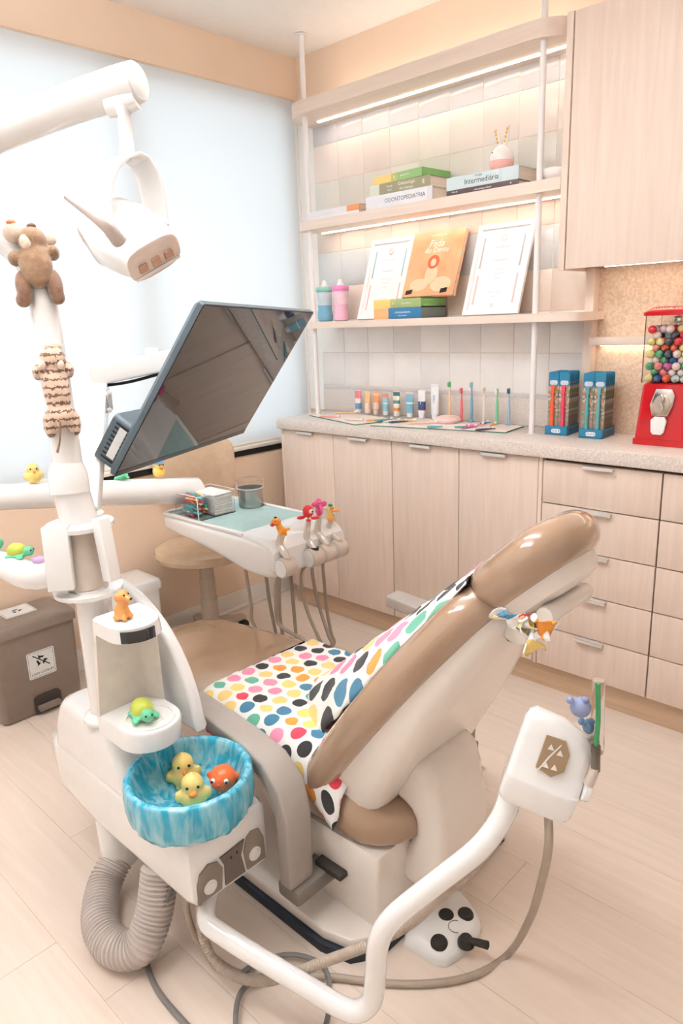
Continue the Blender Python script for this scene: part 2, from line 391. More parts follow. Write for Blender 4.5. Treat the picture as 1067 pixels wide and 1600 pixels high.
# ------------------------------------------------------------------ dental chair
def inset(poly, k):
    n = len(poly); out = []
    area2 = sum(poly[i][0]*poly[(i+1) % n][1]-poly[(i+1) % n][0]*poly[i][1] for i in range(n))
    sg = 1 if area2 > 0 else -1
    for i in range(n):
        a, b = poly[i-1], poly[(i+1) % n]; tx, ty = b[0]-a[0], b[1]-a[1]; L = math.hypot(tx, ty) or 1
        out.append((poly[i][0]-ty/L*k*sg, poly[i][1]+tx/L*k*sg))
    return out
def smooth_poly(pts, k=4):
    n = len(pts); out = []
    for i in range(n):
        p0, p1, p2, p3 = pts[i-1], pts[i], pts[(i+1) % n], pts[(i+2) % n]
        for j in range(k):
            t = j/k
            out.append(tuple(.5*((2*p1[c])+(p2[c]-p0[c])*t+(2*p0[c]-5*p1[c]+4*p2[c]-p3[c])*t*t+(3*p1[c]-p0[c]-3*p2[c]+p3[c])*t**3) for c in (0, 1)))
    return out
def rrect(x0, x1, y0, y1, r, n=6):
    rs = r if hasattr(r, '__len__') else (r,)*4     # (x0y0, x1y0, x1y1, x0y1)
    out = []
    for (cx, cy, rr, a0) in ((x0+rs[0], y0+rs[0], rs[0], PI), (x1-rs[1], y0+rs[1], rs[1], 1.5*PI), (x1-rs[2], y1-rs[2], rs[2], 0), (x0+rs[3], y1-rs[3], rs[3], .5*PI)):
        for k in range(n+1): t = a0+PI/2*k/n; out.append((cx+rr*math.cos(t), cy+rr*math.sin(t)))
    return out
def pillow(mb, poly, f, n0, n1, r, seg=5, r_in=None, dome=0):
    r0, r1 = (r if r_in is None else r_in), r
    seq = []
    for k in range(seg+1):
        a = PI/2*k/seg; seq.append((r0*(1-math.sin(a)), n0+r0*(1-math.cos(a))))
    for k in range(seg+1):
        a = PI/2*k/seg; seq.append((r1*(1-math.cos(a)), n1-r1+r1*math.sin(a)))
    rings = [[f(u, v, d) for u, v in inset(poly, k)] for k, d in seq]
    if dome:
        ins = inset(poly, r1); cx = sum(p[0] for p in ins)/len(ins); cy = sum(p[1] for p in ins)/len(ins)
        for q in (.85, .65, .4, .12):
            rings.append([f(cx+(u-cx)*q, cy+(v-cy)*q, n1+dome*(1-q*q)) for u, v in ins])
    return mb.loft(rings)
m_leather = mat('taupe_glossy_upholstery', (172, 142, 118), .11, var=.05, scale=5, col2=(160, 130, 104), coat=1.0, bump=.14, bscale=14)
m_shell = mat('chair_shell_white', (242, 232, 222), .22, var=.01, coat=.4)
m_greyarm = mat('grey_armrest_plastic', (170, 160, 151), .55, var=.02, bump=.15, bscale=500)
m_darkblue = mat('dark_rubber_edge', (44, 52, 62), .6)
m_darkgap = mat('dark_bracket_plastic', (58, 54, 50), .6)
CY = -1.37
ch = thing('dental_chair', (1.55, CY, 0), 'taupe upholstered dental chair with white shell and grey armrests', 'dental chair')
XY = lambda u, v, d: V((u, v, d))
# base plate with dark edge
pl = [(.95, -1.10), (.95, -1.655), (1.665, -1.655), (1.735, -1.635), (1.775, -1.58), (1.785, -1.10)]
MB().prism(pl, XY, 0, .022).build('base_edge', m_darkblue, ch)
MB().prism(inset(pl, .012), XY, .0215, .05, bev=.006).build('base_plate', m_shell, ch)
# pedestal
def rect4(x0, x1, y0, y1, z, r=.03): return [V((u, v, z)) for u, v in rrect(x0, x1, y0, y1, r, 4)]
MB().loft([rect4(1.555, 1.755, -1.565, -1.18, .05, .012), rect4(1.47, 1.765, -1.575, -1.17, .14, .012), rect4(1.40, 1.77, -1.58, -1.16, .235, .012), rect4(1.40, 1.77, -1.575, -1.165, .245, .012)]).build('pedestal', m_shell, ch)
# seat and leg rest
seatpl = rrect(1.14, 1.80, CY-.215, CY+.215, (.03, .12, .12, .03), 8)
def seat_drop(u): k = max(0, min(1, (u-1.56)/.2)); return 1-.48*k*k*(3-2*k)
pillow(MB(), seatpl, lambda u, v, d: V((u, v, .232+(d-.232)*seat_drop(u))), .232, .418, .07, 6).build('seat', m_leather, ch)
legpl = rrect(.60, 1.21, CY-.20, CY+.20, (.17, .03, .03, .17), 8)
pillow(MB(), legpl, lambda u, v, d: V((u, v, d-.12*max(0, 1.135-u)+(.012 if False else 0)+.10*(v-CY)**2*4)), .32, .408, .04, 5).build('leg_rest', m_leather, ch)
MB().bx(.78, 1.14, CY-.12, CY+.12, .25, .31, .01).build('leg_rest_frame', m_shell, ch)
# backrest: s runs up the back, w across, n towards the patient
BA = math.radians(54); BO = V((1.602, CY, .285)); BS = V((math.cos(BA), 0, math.sin(BA))); BN = V((-math.sin(BA), 0, math.cos(BA)))
def BK(s, w_, n): return BO+BS*s+V((0, w_, 0))+BN*n
outl = [(-.100, .10), (-.075, .175), (-.015, .217), (.1, .232), (.22, .235), (.34, .228), (.46, .205), (.55, .165), (.61, .13), (.645, .075)]
outl = smooth_poly([(-.108, 0)]+outl+[(.655, 0)]+[(s, -w_) for s, w_ in outl[::-1]], 3)
def curl(s): return .075*max(0, min(1, (.11-s)/.21))**1.4
def BKc(s, w_, n): return BK(s, w_, n-curl(s)*max(0, min(1, (.09-n)/.078)))
pillow(MB(), outl, BKc, .012, .092, .042, 8, r_in=.037).build('backrest', m_leather, ch)
def lift(pl): return [(s+.012*max(0, min(1, (.16-s)/.2))**1.5, w_) for s, w_ in pl]
ol2 = lift(inset(outl, .034))
mbs = MB(); cs = sum(p[0] for p in ol2)/len(ol2)
def dep(s, h): return -h*max(.28, min(1.0, 1.0-1.35*max(0, s-.05)))*max(.35, min(1, .5+(s+.02)*4))
rings = [[BKc(s, w_, .026) for s, w_ in ol2], [BKc(s, w_, .015) for s, w_ in lift(inset(outl, .031))]]
for q, h in ((1.0, .0), (.985, .045), (.96, .075), (.91, .096), (.84, .108), (.72, .114), (.5, .116), (.15, .117)):
    rings.append([BKc(cs+(s-cs)*q, w_*q, +.010+dep(cs+(s-cs)*q, h*.95)) for s, w_ in ol2])
mbs.loft(rings).build('backrest_shell', m_shell, ch)
# hinge arm behind the seat
prof = [(1.745, .135), (1.775, .118), (1.82, .125), (1.85, .16), (1.862, .22), (1.86, .30), (1.845, .37), (1.83, .42), (1.78, .44), (1.72, .38), (1.735, .33), (1.775, .31), (1.785, .27), (1.765, .22), (1.74, .18)]
prof = smooth_poly(prof, 3)
pillow(MB(), prof, lambda u, v, d: V((u, d, v)), CY-.115, CY+.075, .028, 4).build('hinge_arm', m_shell, ch)
MB().bx(1.70, 1.78, CY-.10, CY+.07, .12, .30, .01).build('hinge_bracket', m_darkgap, ch)
# headrest
HA = math.radians(43); HO = V((1.985, CY+.012, .872)); HS = V((math.cos(HA), 0, math.sin(HA))); HN = V((-math.sin(HA), 0, math.cos(HA)))
def HK(s, w_, n): return HO+HS*s+V((0, w_, 0))+HN*n
hol = smooth_poly([(-.115, 0), (-.105, .07), (-.06, .115), (.0, .125), (.06, .12), (.1, .095), (.118, .05), (.122, 0), (.118, -.05), (.1, -.095), (.06, -.12), (0, -.125), (-.06, -.115), (-.105, -.07)], 3)
hd = thing_part = pillow(MB(), hol, HK, -.034, .054, .0435, 7).build('headrest', m_leather, ch)
hi = inset(hol, .035)
MB().loft([[HK(s*q+.01*(1-q), w_*q, n) for s, w_ in hi] for q, n in ((1.02, -.022), (1.02, -.032), (.98, -.045), (.88, -.06), (.6, -.068), (.2, -.07))]).build('headrest_shell', m_shell, ch)
MB().cyl(HK(.005, -.08, -.085), HK(.005, .08, -.085), .017, n=20, bev=.004).build('headrest_grip', m_shell, ch)
MB().cyl(HK(-.075, -.06, -.075), HK(-.075, .05, -.075), .034, n=24, bev=.006).build('neck_joint', m_shell, ch)
MB().tube([BK(.58, -.02, -.02), HK(-.11, -.02, -.075), HK(-.05, -.02, -.085)], [.022, .022, .02], 12).build('neck_bar', m_alu, ch)
MB().box(HK(-.03, -.055, -.105), (.07, .018, .014), .004, rot=Matrix.Rotation(-HA, 3, 'Y')).build('neck_lever', m_enamel2, ch)
# armrests
def armrest(y0, y1, pts, wid):
    m = MB(); rings = []
    P = [V((x, (y0+y1)/2, z)) for x, z in pts]
    for i, p in enumerate(P):
        a = P[max(i-1, 0)]; b = P[min(i+1, len(P)-1)]; T = (b-a).normalized(); nn = V((0, 1, 0)).cross(T)
        rings.append(superring(p, V((0, 1, 0)), nn, (y1-y0)/2*wid[i], .017*wid[i], 7, 28))
    m.loft(rings); return m
pts = [(1.262, .462), (1.268, .460), (1.38, .449), (1.48, .436), (1.545, .418), (1.588, .380), (1.605, .32), (1.603, .16), (1.603, .155)]
armrest(-1.686, -1.626, pts, [.8, 1, 1.05, 1.1, 1.2, 1.25, 1.2, 1.15, 1.1]).build('armrest', m_greyarm, ch)
MB().bx(1.572, 1.638, -1.686, -1.50, .115, .153, .008).build('armrest_bracket', mat('armrest_bracket_grey', (128, 119, 110), .55), ch)
MB().bx(1.60, 1.68, -1.60, -1.52, .150, .165, .004).build('bracket_cover', m_darkgap, ch)
pf = [(1.40, .572), (1.405, .572), (1.55, .56), (1.62, .53), (1.64, .47), (1.64, .22)]
armrest(CY+.265, CY+.325, pf, [.8, 1, 1.05, 1.2, 1.2, 1.1]).build('armrest', m_greyarm, ch)
MB().bx(1.61, 1.67, CY+.17, CY+.325, .18, .22, .006).build('armrest_bracket', MATS['armrest_bracket_grey'], ch)
# ------------------------------------------------------------------ polka-dot cloths
md = bpy.data.materials.new('polka_dot_cotton'); md.use_nodes = True; nt = md.node_tree; N = nt.nodes; L = nt.links; b = N['Principled BSDF']
def mth(op, a, b_=None, c=None):
    n = N.new('ShaderNodeMath'); n.operation = op
    for i, x in enumerate((a, b_, c)):
        if x is None: continue
        if isinstance(x, (int, float)): n.inputs[i].default_value = x
        else: L.new(x, n.inputs[i])
    return n.outputs[0]
uvn = N.new('ShaderNodeUVMap'); sp = N.new('ShaderNodeSeparateXYZ'); L.new(uvn.outputs[0], sp.inputs[0])
py = mth('MULTIPLY', sp.outputs[1], 1/.043); row = mth('FLOOR', py)
px_ = mth('ADD', mth('MULTIPLY', sp.outputs[0], 1/.049), mth('MULTIPLY', mth('MODULO', mth('ABSOLUTE', row), 2), .5)); colm = mth('FLOOR', px_)
cbx = N.new('ShaderNodeCombineXYZ'); L.new(colm, cbx.inputs[0]); L.new(row, cbx.inputs[1])
wn = N.new('ShaderNodeTexWhiteNoise'); wn.noise_dimensions = '2D'; L.new(cbx.outputs[0], wn.inputs['Vector'])
sc3 = N.new('ShaderNodeSeparateColor'); L.new(wn.outputs['Color'], sc3.inputs[0])
dx = mth('ADD', mth('SUBTRACT', mth('FRACT', px_), .5), mth('MULTIPLY', mth('SUBTRACT', sc3.outputs[0], .5), .1))
dy = mth('MULTIPLY', mth('ADD', mth('SUBTRACT', mth('FRACT', py), .5), mth('MULTIPLY', mth('SUBTRACT', sc3.outputs[1], .5), .08)), .88)
dist = mth('SQRT', mth('ADD', mth('MULTIPLY', dx, dx), mth('MULTIPLY', dy, dy)))
ins = mth('LESS_THAN', dist, .375)
rp = N.new('ShaderNodeValToRGB'); rp.color_ramp.interpolation = 'CONSTANT'
cols = [(44, 42, 44), (228, 66, 88), (246, 158, 62), (249, 214, 122), (242, 152, 180), (104, 178, 150), (66, 126, 156), (238, 140, 172), (40, 38, 42), (244, 210, 130)]
els = rp.color_ramp.elements
for i, c in enumerate(cols):
    e = els[i] if i < 2 else els.new(i/len(cols))
    e.position = i/len(cols); e.color = (*sl(c), 1)
L.new(sc3.outputs[2], rp.inputs[0])
mxc = N.new('ShaderNodeMix'); mxc.data_type = 'RGBA'; L.new(ins, mxc.inputs[0]); mxc.inputs[6].default_value = (*sl((250, 246, 240)), 1); L.new(rp.outputs[0], mxc.inputs[7]); L.new(mxc.outputs[2], b.inputs['Base Color'])
b.inputs['Roughness'].default_value = .85; b.inputs['Sheen Weight'].default_value = .2
wt = N.new('ShaderNodeTexNoise'); wt.inputs['Scale'].default_value = 700; bmpn = N.new('ShaderNodeBump'); bmpn.inputs['Strength'].default_value = .15; bmpn.inputs['Distance'].default_value = .001
L.new(wt.outputs['Fac'], bmpn.inputs['Height']); L.new(bmpn.outputs[0], b.inputs['Normal'])
def wr(a, b_): return .5*(math.sin(a*31+b_*7)+math.sin(b_*27-a*11+1.3))*.5+.25*math.sin(a*63-b_*41)
def cloth(name, f, nu, nv, lu, lv, label, loc):
    o = MB().grid(f, nu, nv, uv=lambda a, b_: (a*lu, b_*lv)).build(name, md, loc=loc, ang=180, fix=True)
    s = o.modifiers.new('thickness', 'SOLIDIFY'); s.thickness = .0025; s.offset = 1
    return tag(o, label, 'cloth')
SN = CY-.2195   # near side plane of the seat
def seatcloth(a, b_):
    # a: far edge -> near edge -> hanging side; b_: front -> back
    x = 1.175+(1.68-1.175)*b_+.02*(1-a)*(1-b_)
    top = .232+(.418-.232)*seat_drop(x)+.0035; Lt = .40; Ld = .068; s = a*(Lt+Ld)
    rise = .03*max(0, (b_-.6)/.4)**2*(1-max(0, a-.75)*3)
    wv = .004*wr(a*1.3, b_)
    if s < Lt-.05: return V((x, CY+.18-s, top+.004+abs(wv)*1.5+rise))
    t = (s-(Lt-.05))
    if t < .09:
        q = t/.09*PI/2; return V((x, SN+.058-.062*math.sin(q)-abs(wv)*.5, top-.058+.062*math.cos(q)+rise*.6))
    d = t-.09
    return V((x+.08*d*(1-b_)-.5*d*b_, SN-.004-.012*d/.1-abs(wv)*1.2-.006*math.sin(b_*20)*d/.1, top-.058-d*(1.0+.2*b_)+rise*.4))
cloth('seat_cloth', seatcloth, 48, 44, .50, .48, 'white cotton cloth with multicoloured polka dots draped over the chair seat', (1.45, CY, .42))
def backcloth(a, b_):
    # a across (near -> far), b_ up the back
    s = .02+.62*b_
    hw = .19 if s < .4 else .19-.25*(s-.4)
    w_ = -hw*.8+a*hw*1.85
    n = .076+max(.03, .185-.245*s)*math.sin(PI*min(1, a*.93+.03))**.6+.005*wr(a*1.6, b_*1.4)
    return BK(s, w_, n)
cloth('back_cloth', backcloth, 40, 60, .27, .37, 'white cotton cloth with large polka dots spread over the chair backrest', BO+BN*.1)
# tied ends behind the headrest
def knot(name, c, d1, d2, ln, wd, lab):
    c = V(c)
    o = MB().grid(lambda a, b_: c+V(d1)*(a*ln)+V(d2)*((b_-.5)*wd*(.35+.65*a))+V((0, .008*math.sin(a*9+b_*5), .006*math.sin(b_*8))), 12, 8, uv=lambda a, b_: (a*ln*1.2+.31, b_*wd*1.2+.17)).build(name, md, loc=c, ang=180)
    s = o.modifiers.new('thickness', 'SOLIDIFY'); s.thickness = .0025
    return tag(o, lab, 'cloth')
# ------------------------------------------------------------------ spittoon unit with its pole
UX, UY = 1.20, -1.84
un = thing('spittoon_unit', (1.2, -1.79, .2), 'white dental spittoon unit with cup filler, button panel and tall pole', 'dental unit')
# body: rounded box lofted along X, near edge softened
def bsec(x, z0, z1, y0, y1, r=.022): return [V((x, u, v)) for u, v in rrect(y0, y1, z0, z1, (r, r*.6, r*.8, r), 5)]
MB().loft([bsec(.93, .30, .335, -1.86, -1.71, .015), bsec(.945, .26, .350, -1.875, -1.70), bsec(1.0, .215, .356, -1.886, -1.695), bsec(1.2, .20, .356, -1.888, -1.692), bsec(1.535, .20, .356, -1.886, -1.690), bsec(1.552, .203, .350, -1.882, -1.692), bsec(1.556, .210, .342, -1.876, -1.698)]).build('body', m_enamel, un)
# raised rear block carrying the pole
def hsec(z, x0, x1, y0, y1, r): return [V((u, v, z)) for u, v in rrect(x0, x1, y0, y1, r, 5)]
MB().loft([hsec(.352, .985, 1.34, -1.885, -1.70, .03), hsec(.42, 1.0, 1.31, -1.884, -1.705, .035), hsec(.462, 1.02, 1.29, -1.882, -1.71, .04), hsec(.476, 1.03, 1.28, -1.876, -1.716, .04), hsec(.482, 1.045, 1.265, -1.866, -1.726, .04)]).build('rear_block', m_enamel, un)
MB().cyl((UX, UY, .475), (UX, UY, .79), .033, n=28).lathe([(.05, 0), (.05, .006), (.042, .014), (.034, .018)], (UX, UY, .480)).build('pole', m_enamel, un)
MB().cyl((1.16, -1.835, .075), (1.16, -1.835, .205), .046, n=28, bev=.004).build('foot_column', m_enamel, un)
# button panel on the end face
m_panel = mat('taupe_panel', (142, 128, 114), .5); m_panel2 = mat('dark_taupe_panel', (112, 100, 90), .5)
m_btn = mat('white_button', (244, 240, 236), .25, coat=.4)
EX = 1.5575
def endf(u, v, d): return V((EX+d, u, v))
pn = MB().prism([(-1.875, .212), (-1.818, .215), (-1.812, .262), (-1.822, .282), (-1.845, .290), (-1.866, .278), (-1.874, .255)], endf, -.003, .0025).build('button_panel', m_panel, un)
MB().prism([(-1.808, .215), (-1.757, .215), (-1.765, .262), (-1.753, .292), (-1.816, .286), (-1.806, .262)], endf, -.003, .0025).build('display_panel', m_panel2, un)
pn2 = MB().prism([(-1.751, .215), (-1.702, .215), (-1.704, .27), (-1.714, .295), (-1.735, .300), (-1.747, .292), (-1.757, .262)], endf, -.003, .0025).build('button_panel', m_panel, un)
for par, yy, zz in ((pn, -1.845, .238), (pn2, -1.730, .243)):
    MB().lathe([(.0155, 0), (.0155, .002), (.0145, .003), (.0115, .0032), (.0115, .0045), (.0105, .0055)], (EX+.002, yy, zz), axis=(1, 0, 0), n=24).build('push_button', m_btn, par)
for yy, zz in ((-1.79, .272), (-1.775, .275)):
    MB().box((EX+.003, yy, zz), (.002, .004, .006), .001).build('led_dot', m_black, un)
# bowl
BC = V((1.476, -1.816, .0))
MB().lathe([(.03, .355), (.075, .36), (.105, .385), (.118, .425), (.121, .447), (.117, .449), (.112, .425), (.098, .392), (.07, .372), (.02, .366)], BC, n=40, cap=False).build('bowl', m_enamel, un)
# cup filler: rear plate, round tray, overhanging head
def dsec(z, x0, x1, y0, y1, k=1.0):
    pts = [(x0, y0), (x0, y1)]; n = 14; cyy = (y0+y1)/2; ry = (y1-y0)/2
    xc = x1-ry*1.0
    for i in range(n+1):
        t = PI/2-PI*i/n; pts.append((xc+(x1-xc)*math.cos(t), cyy+ry*math.sin(t)))
    return [V((u, v, z)) for u, v in pts]
D0, D1, DY0, DY1 = 1.275, 1.438, -1.897, -1.767
MB().loft([dsec(0.4860, D0+.006, D1-.02, DY0+.01, DY1-.01), dsec(0.4940, D0, D1-.006, DY0, DY1), dsec(0.5350, D0, D1, DY0, DY1), dsec(0.5390, D0+.002, D1-.002, DY0+.002, DY1-.002)]).build('cup_tray', m_enamel2, un)
MB().lathe([(.052, 0), (.052, .003), (.047, .003), (.047, .0012), (.02, .0010)], (1.375, -1.832, 0.5388), n=32).build('tray_rim', m_enamel2, un)
for k in range(5):
    MB().box((1.350+.0125*k, -1.832, 0.5405), (.006, .05-.008*abs(k-2), .0022), .001).build('grate_bar', m_enamel2, un)
def bpl(z, g): return [V((u, v, z)) for u, v in ((D0, DY0+g), (D0+.012, DY0+g), (D0+.012, DY1-.02), (D0+.055, DY1-.004), (D0+.055, DY1), (D0, DY1))]
MB().loft([bpl(.535, 0), bpl(.72, .016)]).build('back_plate', mat('cup_filler_back', (232, 222, 210), .3), un)
MB().loft([dsec(0.7130, D0, D1-.055, DY0+.020, DY1-.004), dsec(0.7170, D0, D1-.045, DY0+.016, DY1-.0), dsec(0.7470, D0, D1-.05, DY0+.018, DY1-.002), dsec(0.7530, D0+.004, D1-.06, DY0+.024, DY1-.008)]).build('filler_head', m_enamel2, un)
wn_ = MB(); n = 10; xc = D1-.045-.061
ringA = []
for z in (0.7190, 0.7430):
    ringA.append([V((D1-.045-.057+(.0585+e)*math.cos(t), -1.824+(.0575+e)*math.sin(t), z)) for e in (.0012, -.002) for t in [(-.95+1.25*i/n) if e > 0 else (-.95+1.25*(n-i)/n) for i in range(n+1)]])
wn_.loft(ringA).build('sensor_window', mat('dark_sensor_glass', (30, 30, 34), .1, coat=.5), un)
# curved rear fin
fin = [(1.085, .47), (1.40, .47)]+[(1.10+.30*math.cos(t), .47+.285*math.sin(t)) for t in [PI/2*i/14 for i in range(1, 15)]]+[(1.085, .755)]
pillow(MB(), fin, lambda u, v, d: V((u, d, v)), -1.742, -1.712, .010, 3).build('rear_fin', m_enamel, un)
# ribbed drain hose
hp = [V((1.165, -1.845, .085)), V((1.19, -1.90, .052)), V((1.27, -1.955, .041)), V((1.355, -1.965, .041)), V((1.41, -1.935, .060)), V((1.412, -1.895, .12)), V((1.395, -1.86, .205))]
tmp = []
for i in range(len(hp)-1):
    p1, p2 = hp[i], hp[i+1]; p0 = hp[i-1] if i else p1*2-p2; p3 = hp[i+2] if i+2 < len(hp) else p2*2-p1
    for k in range(26):
        t = k/26; tmp.append(.5*((2*p1)+(p2-p0)*t+(2*p0-5*p1+4*p2-p3)*t*t+(3*p1-p0-3*p2+p3)*t**3))
tmp = resample(tmp, .0024)
MB().tube(tmp, [.036+(.0045 if i % 4 in (0, 1) else 0) for i in range(len(tmp))], 18).build('drain_hose', mat('ribbed_grey_hose', (206, 194, 186), .45), un)
# rotating joint on the pole: two discs, core, two cover plates
m_core = mat('joint_core_beige', (212, 198, 184), .4)
MB().lathe([(.010, .917), (.070, .917), (.070, .926), (.058, .930), (.012, .930)], (UX-.03, UY+.012, 0), n=36).build('joint_disc', m_enamel, un)
MB().lathe([(.010, .777), (.072, .777), (.072, .785), (.010, .786)], (UX-.012, UY+.003, 0), n=36).build('joint_disc', m_enamel, un)
MB().cyl((UX-.012, UY+.003, .785), (UX-.03, UY+.012, .918), .042, n=32).build('joint_core', m_core, un)
def plate(c, yaw, w0, h, th):
    R = Matrix.Rotation(yaw, 3, 'Z') @ Matrix.Rotation(math.radians(-6), 3, 'Y')
    return MB().box(c, (th, w0, h), .003, rot=R)
plate(at(92, 872, 1.47), math.radians(-38), .052, .135, .030).build('joint_cover', m_enamel2, un)
plate(at(166, 858, 1.485), math.radians(10), .028, .135, .028).build('joint_cover', m_enamel2, un)
# lamp post collar
MB().cyl((UX-.03, UY+.012, .928), at(108, 757, 1.492), .039, .0365, n=28).build('post_socket', m_enamel, un)
# ------------------------------------------------------------------ plastic bowl liner
ml = mat('blue_plastic_liner', (150, 208, 220), .25, scale=13, col2=(30, 160, 192), coat=.3, stretch=(4.2, 4.2, .9))
ml.node_tree.nodes['Noise Texture'].inputs['Distortion'].default_value = .7
rpn = [n for n in ml.node_tree.nodes if n.type == 'VALTORGB'][0]; rpn.color_ramp.elements[0].position = .42; rpn.color_ramp.elements[1].position = .66
rl = random.Random(8)
prof = [(.022, .3705), (.06, .376), (.088, .392), (.105, .422), (.113, .449), (.119, .4545), (.1255, .450), (.1285, .43), (.127, .40), (.122, .375), (.114, .3605)]
ph = [rl.uniform(0, 6.28) for _ in range(6)]
def linerf(a, b_):
    k = b_*(len(prof)-1); i = min(int(k), len(prof)-2); t = k-i
    r_ = prof[i][0]*(1-t)+prof[i+1][0]*t; z = prof[i][1]*(1-t)+prof[i+1][1]*t; th = 2*PI*a
    wv = .5*math.sin(th*17+ph[0])+.35*math.sin(th*29+ph[1]+b_*2)+.3*math.sin(th*9+ph[2])
    out = 1 if b_ > .55 else 0
    amp = .0012*(0.3 if .35 < b_ < .58 else 1)*(1+1.4*out*(b_-.55)/.45)
    r_ += (wv+1.2*out)*amp
    if b_ > .9: z += .0012+.006*(1+math.sin(th*5+ph[3]))*.5*(b_-.9)*10
    return V((BC.x+r_*math.cos(th), BC.y+r_*math.sin(th), z+.0012))
ln = MB().grid(linerf, 144, 40, closeu=True).build('bowl_liner', ml, loc=(BC.x, BC.y, .36), ang=180)
tag(ln, 'crinkled turquoise plastic bag stretched over the spittoon bowl', 'bag')
# ------------------------------------------------------------------ monitor
MC = V((1.072, -1.332, 1.174)); ME = V((-.467, .884, -.021)).normalized(); MN = V((.731, .372, -.572)); MN = (MN-ME*MN.dot(ME)).normalized(); MD = MN.cross(ME).normalized()
if MD.z > 0: MD = -MD
MW, MH = .73, .443
def MK(u, v, n): return MC+ME*u+MD*v+MN*n          # u across, v down, n out of the screen
mo = thing('monitor', MK(0, 0, -.05), 'large dark flat monitor tilted over the chair on a white arm', 'monitor')
m_bezel = mat('dark_grey_monitor_plastic', (92, 106, 114), .4); m_screen = mat('glossy_black_screen', (16, 13, 11), .02, var=0, coat=.35, spec=.6)
def mrect(w_, h, n, r=.006): return [MK(u, v, n) for u, v in rrect(-w_/2, w_/2, -h/2, h/2, r, 3)]
MB().loft([mrect(MW, MH, 0), mrect(MW, MH, -.012), mrect(MW*.97, MH*.95, -.022), mrect(MW*.75, MH*.7, -.034)]).build('casing', m_bezel, mo)
MB().loft([mrect(MW-.005, MH-.007, .0004, .002), mrect(MW-.005, MH-.007, .0016, .002)]).build('screen', m_screen, mo)
MB().loft([[MK(u, v, n) for u, v in rrect(-MW/2+.003, MW/2-.003, MH/2-.014, MH/2-.001, .001, 2)] for n in (.0005, .0024)]).build('chin', mat('monitor_chin', (40, 38, 38), .3), mo)
hb = MB().loft([[MK(u, v, n) for u, v in rrect(-MW/2+.012, -.02, .10, MH/2-.002, .012, 3)] for n in (-.012, -.060, -.070)]).build('rear_hump', m_bezel, mo)
for k in range(9):
    MB().loft([[MK(u, v, n) for u, v in rrect(-MW/2+.0105, -MW/2+.0115, .112+.011*k, .116+.011*k, .0002, 1)] for n in (-.018, -.056)]).build('vent_slot', m_black, hb)
MB().loft([[MK(-MW/2+.0112+d, v, n) for v, n in ((.118, -.024), (.195, -.024), (.195, -.044), (.118, -.044))] for d in (0, -.0012)]).build('rating_sticker', mat('white_sticker', (236, 234, 230), .5), hb)
# arm that carries the monitor: leaning post on the joint, cross-beam
ar = thing('monitor_stand', (UX, UY+.03, .93), 'white steel monitor arm with leaning post and flat cross-beam', 'monitor arm')
def beam(a, b_, wdir, w0, h0, w1=None, h1=None, name='beam', m=m_enamel, bev=.003, parent=None):
    a, b_ = V(a), V(b_); T = (b_-a).normalized(); wd = (V(wdir)-T*T.dot(V(wdir))).normalized(); hd_ = T.cross(wd); w1 = w1 or w0; h1 = h1 or h0
    def sec(p, w_, h): return superring(p, wd, hd_, w_/2, h/2, 9, 28)
    return MB().loft([sec(a, w0*.96, h0*.96), sec(a+T*.002, w0, h0), sec(b_-T*.002, w1, h1), sec(b_, w1*.96, h1*.96)]).build(name, m, parent)
pb = at(141, 806, 1.555); pt = at(152, 606, 1.80)
MB().lathe([(.03, 0), (.03, .006), (.024, .012), (.008, .012)], pb, n=24).build('post_foot', m_enamel, ar)
beam(pb+V((0, 0, .008)), pt, rt, .040, .034, .058, .040, 'post', parent=ar)
bs = at(146, 588, 1.80); be = MK(-.08, -.05, -.066)
beam(bs, be, V((0, 0, 1)), .050, .045, name='cross_beam', parent=ar)
for p in (at(151, 572, 1.80), bs+(be-bs)*.55+V((0, 0, .025))):
    MB().cyl(p-V((0, 0, .012)), p+V((0, 0, .014)), .0165, n=20, bev=.003).build('pivot_cap', m_enamel2, ar)
br = MB().box(at(171, 627, 1.77), (.012, .012, .042), .003).build('hinge_plate', m_alu, ar)
for dy in (614, 641): MB().cyl(at(170.5, dy, 1.762), at(171.5, dy, 1.75), .006, n=14, bev=.001).build('bolt', m_alu, br)
MB().loft([[MK(u, v, n) for u, v in rrect(-.13, -.03, -.10, 0, .005, 3)] for n in (-.034, -.064)]).build('mount_plate', m_alu, ar)
tag(MB().tube([bs+V((0, 0, -.026)), bs+(be-bs)*.3+V((0, 0, -.032)), bs+(be-bs)*.6+V((0, 0, -.028)), be+V((0, 0, -.02))], .004, 10, 5).build('cable', m_black, ar))
# ------------------------------------------------------------------ operating lamp
lp = thing('operating_lamp', (UX-.03, UY+.012, .96), 'white dental operating lamp on a curved tubular arm, with grey handle', 'lamp')
post = [at(112, 785, 1.50), at(104, 715, 1.485), at(86, 590, 1.455), at(64, 460, 1.43), at(48, 415, 1.425), at(22, 388, 1.425), at(-30, 352, 1.42), at(-150, 300, 1.39), at(-230, 290, 1.32)]
MB().tube(post, [.0315, .0305, .0285, .0275, .027, .027, .027, .027, .027], 20, 6).build('post', m_enamel, lp)
MB().tube([at(109.5, 770, 1.495), at(107.3, 752, 1.492), at(105.7, 738, 1.49), at(104, 722, 1.487)], [.0405, .0405, .039, .031], 24).build('post_collar', m_enamel, lp)
MB().tube([at(-260, 305, 1.373), at(-120, 262, 1.299), at(0, 206, 1.244), at(100, 166, 1.208), at(185, 137, 1.18), at(213, 128, 1.171)], [.030, .0305, .031, .0315, .0325, .031], 24, 3).build('arm', m_enamel, lp)
